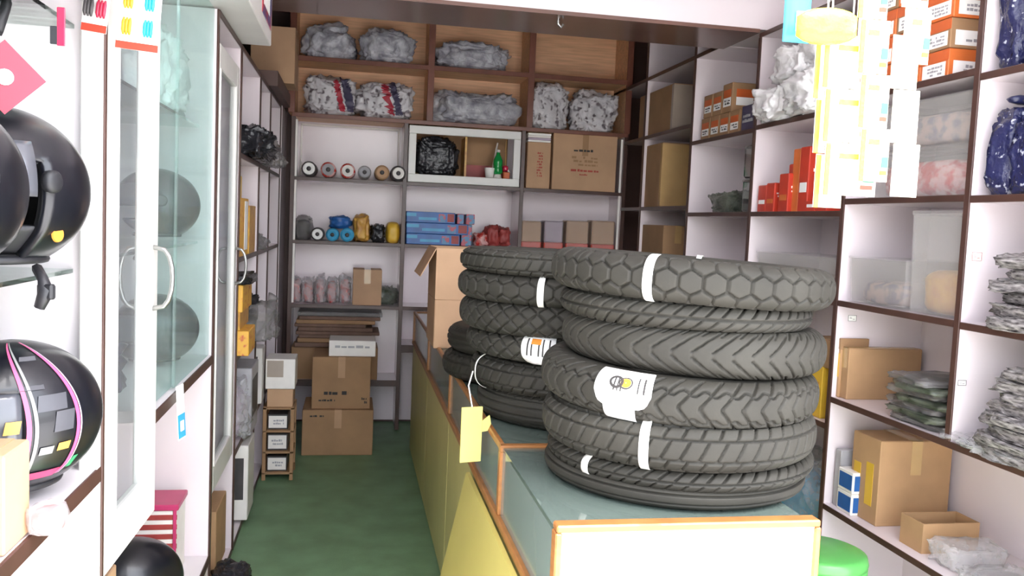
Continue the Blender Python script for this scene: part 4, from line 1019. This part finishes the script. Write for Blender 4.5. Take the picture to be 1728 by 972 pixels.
pp_ = [inv_ @ W(62, 452, Y=1.47), inv_ @ W(72, 470, Y=1.44), inv_ @ W(78, 492, Y=1.43), inv_ @ W(66, 520, Y=1.43)]
MB().tube(pp_, [.008, .008, .012, .008], 6).build('hanging_strap', 'black_matte', h1_, True)
MB().box(-.014, .014, -.006, .006, -.012, .012, .003, Matrix.Translation(pp_[2])).build('buckle', 'black_matte', h1_)
# red strap tab under the top helmet
tg = thing('red_tab', 'red and black strap tab hanging below the top glass shelf', 'tag', W(103, 45, Y=1.5))
MB().box(-.006, .006, -.002, .002, -.03, .03, .001).build('strip', 'ruby', tg); MB().box(-.016, -.004, -.002, .002, -.028, .0, .001).build('clip', 'black_matte', tg)
# red diamond sign
dp = W(8, 130, Y=1.42)
dm = thing('diamond_sign', 'red diamond sign with a white centre inside the helmet cabinet', 'sign', dp, math.radians(25))
a = .055; MB().prism([(-a, 0, 0), (0, 0, -a), (a, 0, 0), (0, 0, a)], (0, .003, 0)).build('plate', 'pink_red', dm)
MB().lathe([(.012, 0), (.012, .002)], 16, M4=Matrix.Rotation(math.pi/2, 4, 'X')).build('centre_dot', 'paper', dm)
# brown carton scrap near the striped helmet
p = W(12, 760, Y=1.38)
carton('torn brown carton standing on the sill in front of the striped helmet', p.x-.07, p.x+.018, 1.32, 1.42, .987, 1.135, 'card', tape='y', labels=[('f', .55, .9, .5, .8, 'paper')])
bag('small clear bag with a red tag on the sill by the torn carton', (p.x+.045, 1.42, .987), .028, .03, .05, 'clear_bag', 183, inner='red_dark', sub=3)
# blister cards
def blister(label, px0, px1, py1, Y, rows, cols, tilt=0):
    a, b = W(px0, py1, Y=Y), W(px1, py1, Y=Y); wd = b.x-a.x; hh = .2
    c = thing('blister_card', label, 'card', ((a.x+b.x)/2, Y, min(a.z, b.z)), 0)
    MB().box(-wd/2, wd/2, 0, .002, .0, hh).build('card', 'paper', c); MB().box(-wd/2, wd/2, -.001, .0, 0, .014).build('header_strip', 'red', c)
    n = len(cols)
    for r in range(rows):
        for k, m in enumerate(cols):
            x = -wd/2+wd*(k+.5)/n; z = .04+r*.05
            for d_ in (-.007, 0.0, .007):
                MB().tube([(x+d_*.8, -.006, z-.014), (x+d_*.8, -.009, z-.006), (x+d_*.8, -.009, z+.01), (x+d_*.8, -.006, z+.018)], [.002, .004, .004, .002], 6).build('coloured_cap', m, c, True)
    c.rotation_euler = (0, math.radians(tilt), 0)
    return c
blister('white blister card with amber and aqua caps hanging at the glazed door', 194, 266, 82, 1.80, 4, ('amber', 'aqua'), 4)
blister('white blister card with grey and red caps hanging by the cabinet post', 136, 179, 52, 1.74, 4, ('grey_dark', 'ruby'), 6)
# boxes seen through the glazed door
for k, (z, m, y, h) in enumerate([(1.792, 'red_dark', 2.05, .07), (1.863, 'white_plastic', 2.06, .05), (1.392, 'card', 2.05, .1), (1.493, 'orange', 2.05, .06), (1.554, 'white_plastic', 2.06, .06)]):
    carton(['dark red box on the top glass shelf behind the glazed door', 'white box on the dark red box behind the glazed door', 'brown box on the middle glass shelf behind the glazed door', 'orange box on the brown box behind the glazed door', 'white box topping the small pile behind the glazed door'][k], -.75, -.6, y, y+.16, z, z+h, m, 'small_box', labels=[('f', .2, .8, .25, .7, 'paper')])
bag('dark blue cloth bundle behind the glazed door', (-.68, 2.2, 1.0), .12, .14, .2, 'navy', 184)
carton('brown carton in the lower cabinet behind the glazed door', -.78, -.56, 2.0, 2.25, .25, .6, 'card', tape='y')
# red striped crate in the recess
cr = thing('striped_crate', 'red and white slatted crate in the recess under the sill', 'crate', (-.63, 3.02, .25)); cr.scale = (.8, .8, .82)
MB().box(-.1, .1, -.08, .12, .0, .3, .004).build('core', 'white_plastic', cr)
for k in range(7): MB().box(-.104, .104, -.084, -.079, .02+k*.04, .042+k*.04, .002).build('slat', 'red_dark', cr)
for sx in (-.1, .088): MB().box(sx, sx+.014, -.088, -.082, 0, .31, .002).build('corner_post', 'magenta', cr)
MB().box(-.11, .11, -.09, .12, .3, .325, .004).build('top_rim', 'magenta', cr)
# hanging paper tag on the sill
pt_ = thing('paper_tag', 'white and blue paper tag hanging from the cabinet sill', 'tag', W(303, 650, X=XL+.012), math.radians(70))
o = MB().box(-.018, .018, -.001, .001, -.16, 0).build('strip', 'paper', pt_); MB().box(-.018, .018, -.002, -.001, -.155, -.085).build('blue_print', 'cyan', pt_)
MB().box(-.008, .01, -.003, -.002, -.135, -.105).build('white_mark', 'paper', pt_)
pt_.rotation_euler = (0, math.radians(-6), math.radians(70))
# ------------------------------------------------------------------ hanging sachets at the awning edge
def sachet_mesh(wd, hh, th=.006):
    n = 8; v = []; f = []
    for s2 in (-1, 1):
        for j in range(n+1):
            for i in range(n+1):
                u, t = i/n, j/n; k = min(1, min(u, 1-u)*6)*min(1, min(t, 1-t)*6)
                v.append(((u-.5)*wd, s2*(th*.5*k*(.8+.2*math.sin(i*2.1+j))+.0004), -t*hh))
    m1 = (n+1)**2
    for j in range(n):
        for i in range(n):
            a = j*(n+1)+i; f.append((a, a+1, a+n+2, a+n+1)); f.append((m1+a+1, m1+a, m1+a+n+1, m1+a+n+2))
    for i in range(n): f += [(i+1, i, m1+i, m1+i+1), (n*(n+1)+i, n*(n+1)+i+1, m1+n*(n+1)+i+1, m1+n*(n+1)+i)]
    for j in range(n): a = j*(n+1); b = a+n; f += [(a, a+n+1, m1+a+n+1, m1+a), (b+n+1, b, m1+b, m1+b+n+1)]
    return v, f
def strip(label, px0, px1, pytop, pybot, Y, cnt, m='sachet', edge=None, patches=True, rz=0, seed=0):
    a, b = W(px0, pybot, Y=Y), W(px1, pybot, Y=Y); wd = b.x-a.x; top = W((px0+px1)/2, pytop, Y=Y).z; bot = (a.z+b.z)/2
    hh = (top-bot)/cnt; c = thing('sachet_strip', label, 'sachets', ((a.x+b.x)/2+.001, Y, top), rz, 'hanging sachet strips')
    rnd = random.Random(seed)
    lean = (W((px0+px1)/2, pytop, Y=Y).x-(a.x+b.x)/2)
    for k in range(cnt):
        v, f = sachet_mesh(wd*.98, hh*.985); o = mesh_obj('sachet', v, f, m, c, True); o.location = (lean*(1-k/cnt), 0, -k*hh)
        if edge: MB().box(-wd*.49, -wd*.49+.008, -.004, -.002, -hh*.99, -.002).build('yellow_edge', edge, o)
        if patches:
            MB().box(wd*.18, wd*.4, -.006, -.004, -hh*.86, -hh*.78).build('printed_patch', 'ink_orange' if k % 2 else 'red', o)
            MB().box(wd*.22, wd*.42, -.006, -.004, -hh*.72, -hh*.52).build('printed_patch', 'leaf_green', o)
            MB().box(-wd*.25, wd*.1, -.006, -.004, -hh*.3, -hh*.2).build('printed_patch', 'sachet_yellow', o)
        MB().box(-wd*.3, -wd*.1, -.006, -.004, -hh*.93, -hh*.86).build('printed_mark', 'silver', o)
    MB().tube([(lean, 0, 0), (lean, 0, max(.05, 2.9-top))], .0015, 6).build('string', 'strap_white', c)
    return c
SY = 1.345
strip('strip of white sachets with a yellow edge, shortest and lowest of the hanging bunch', 1376, 1424, 75, 352, SY+.012, 3, 'sachet', 'sachet_yellow', False, seed=1)
strip('strip of pale sachets with yellow border beside the yellow edged strip', 1392, 1482, 60, 332, SY, 3, 'sachet', 'sachet_yellow', True, seed=2)
strip('strip of pale sachets with green and red prints in the middle of the bunch', 1452, 1502, -60, 308, SY-.012, 4, 'sachet', 'sachet_yellow', True, seed=3)
strip('plain white narrow strip of the bunch', 1507, 1552, 60, 334, SY+.002, 3, 'sachet', None, False, seed=4)
strip('short strip with large green and orange prints over the plain white strip', 1527, 1572, -80, 110, SY-.014, 2, 'sachet', None, True, seed=5)
def packet(label, px0, px1, py0, py1, Y, m, marks, leaf=False):
    a, b = W(px0, py1, Y=Y), W(px1, py0, Y=Y); wd, hh = b.x-a.x, b.z-a.z
    c = thing('hanging_packet', label, 'packet', ((a.x+b.x)/2, Y, b.z))
    v, f = sachet_mesh(wd, hh, .03 if leaf else .012)
    if leaf: v = [(x, y, -hh/2+(z+hh/2)*(.25+.75*math.sqrt(max(0, 1-(2*x/wd*.93)**2)))+.12*hh*(x/wd)) for x, y, z in v]
    mesh_obj('film', v, f, m, c, True)
    for x0, x1, z0, z1, mm in marks: MB().box(wd*x0, wd*x1, -.009, -.005, -hh*z1, -hh*z0, .001).build('printed_patch', mm, c)
    MB().tube([(0, 0, 0), (0, 0, max(.05, 2.9-b.z))], .0015, 6).build('string', 'strap_white', c)
packet('sky blue packet with a white figure hanging beside the sachets', 1320, 1372, -40, 70, SY+.03, 'cyan', [(-.1, .2, .55, .85, 'paper')])
packet('bright yellow swollen packet hanging over the sachet strips', 1342, 1448, 18, 72, SY-.03, 'sachet_yellow', [], True)
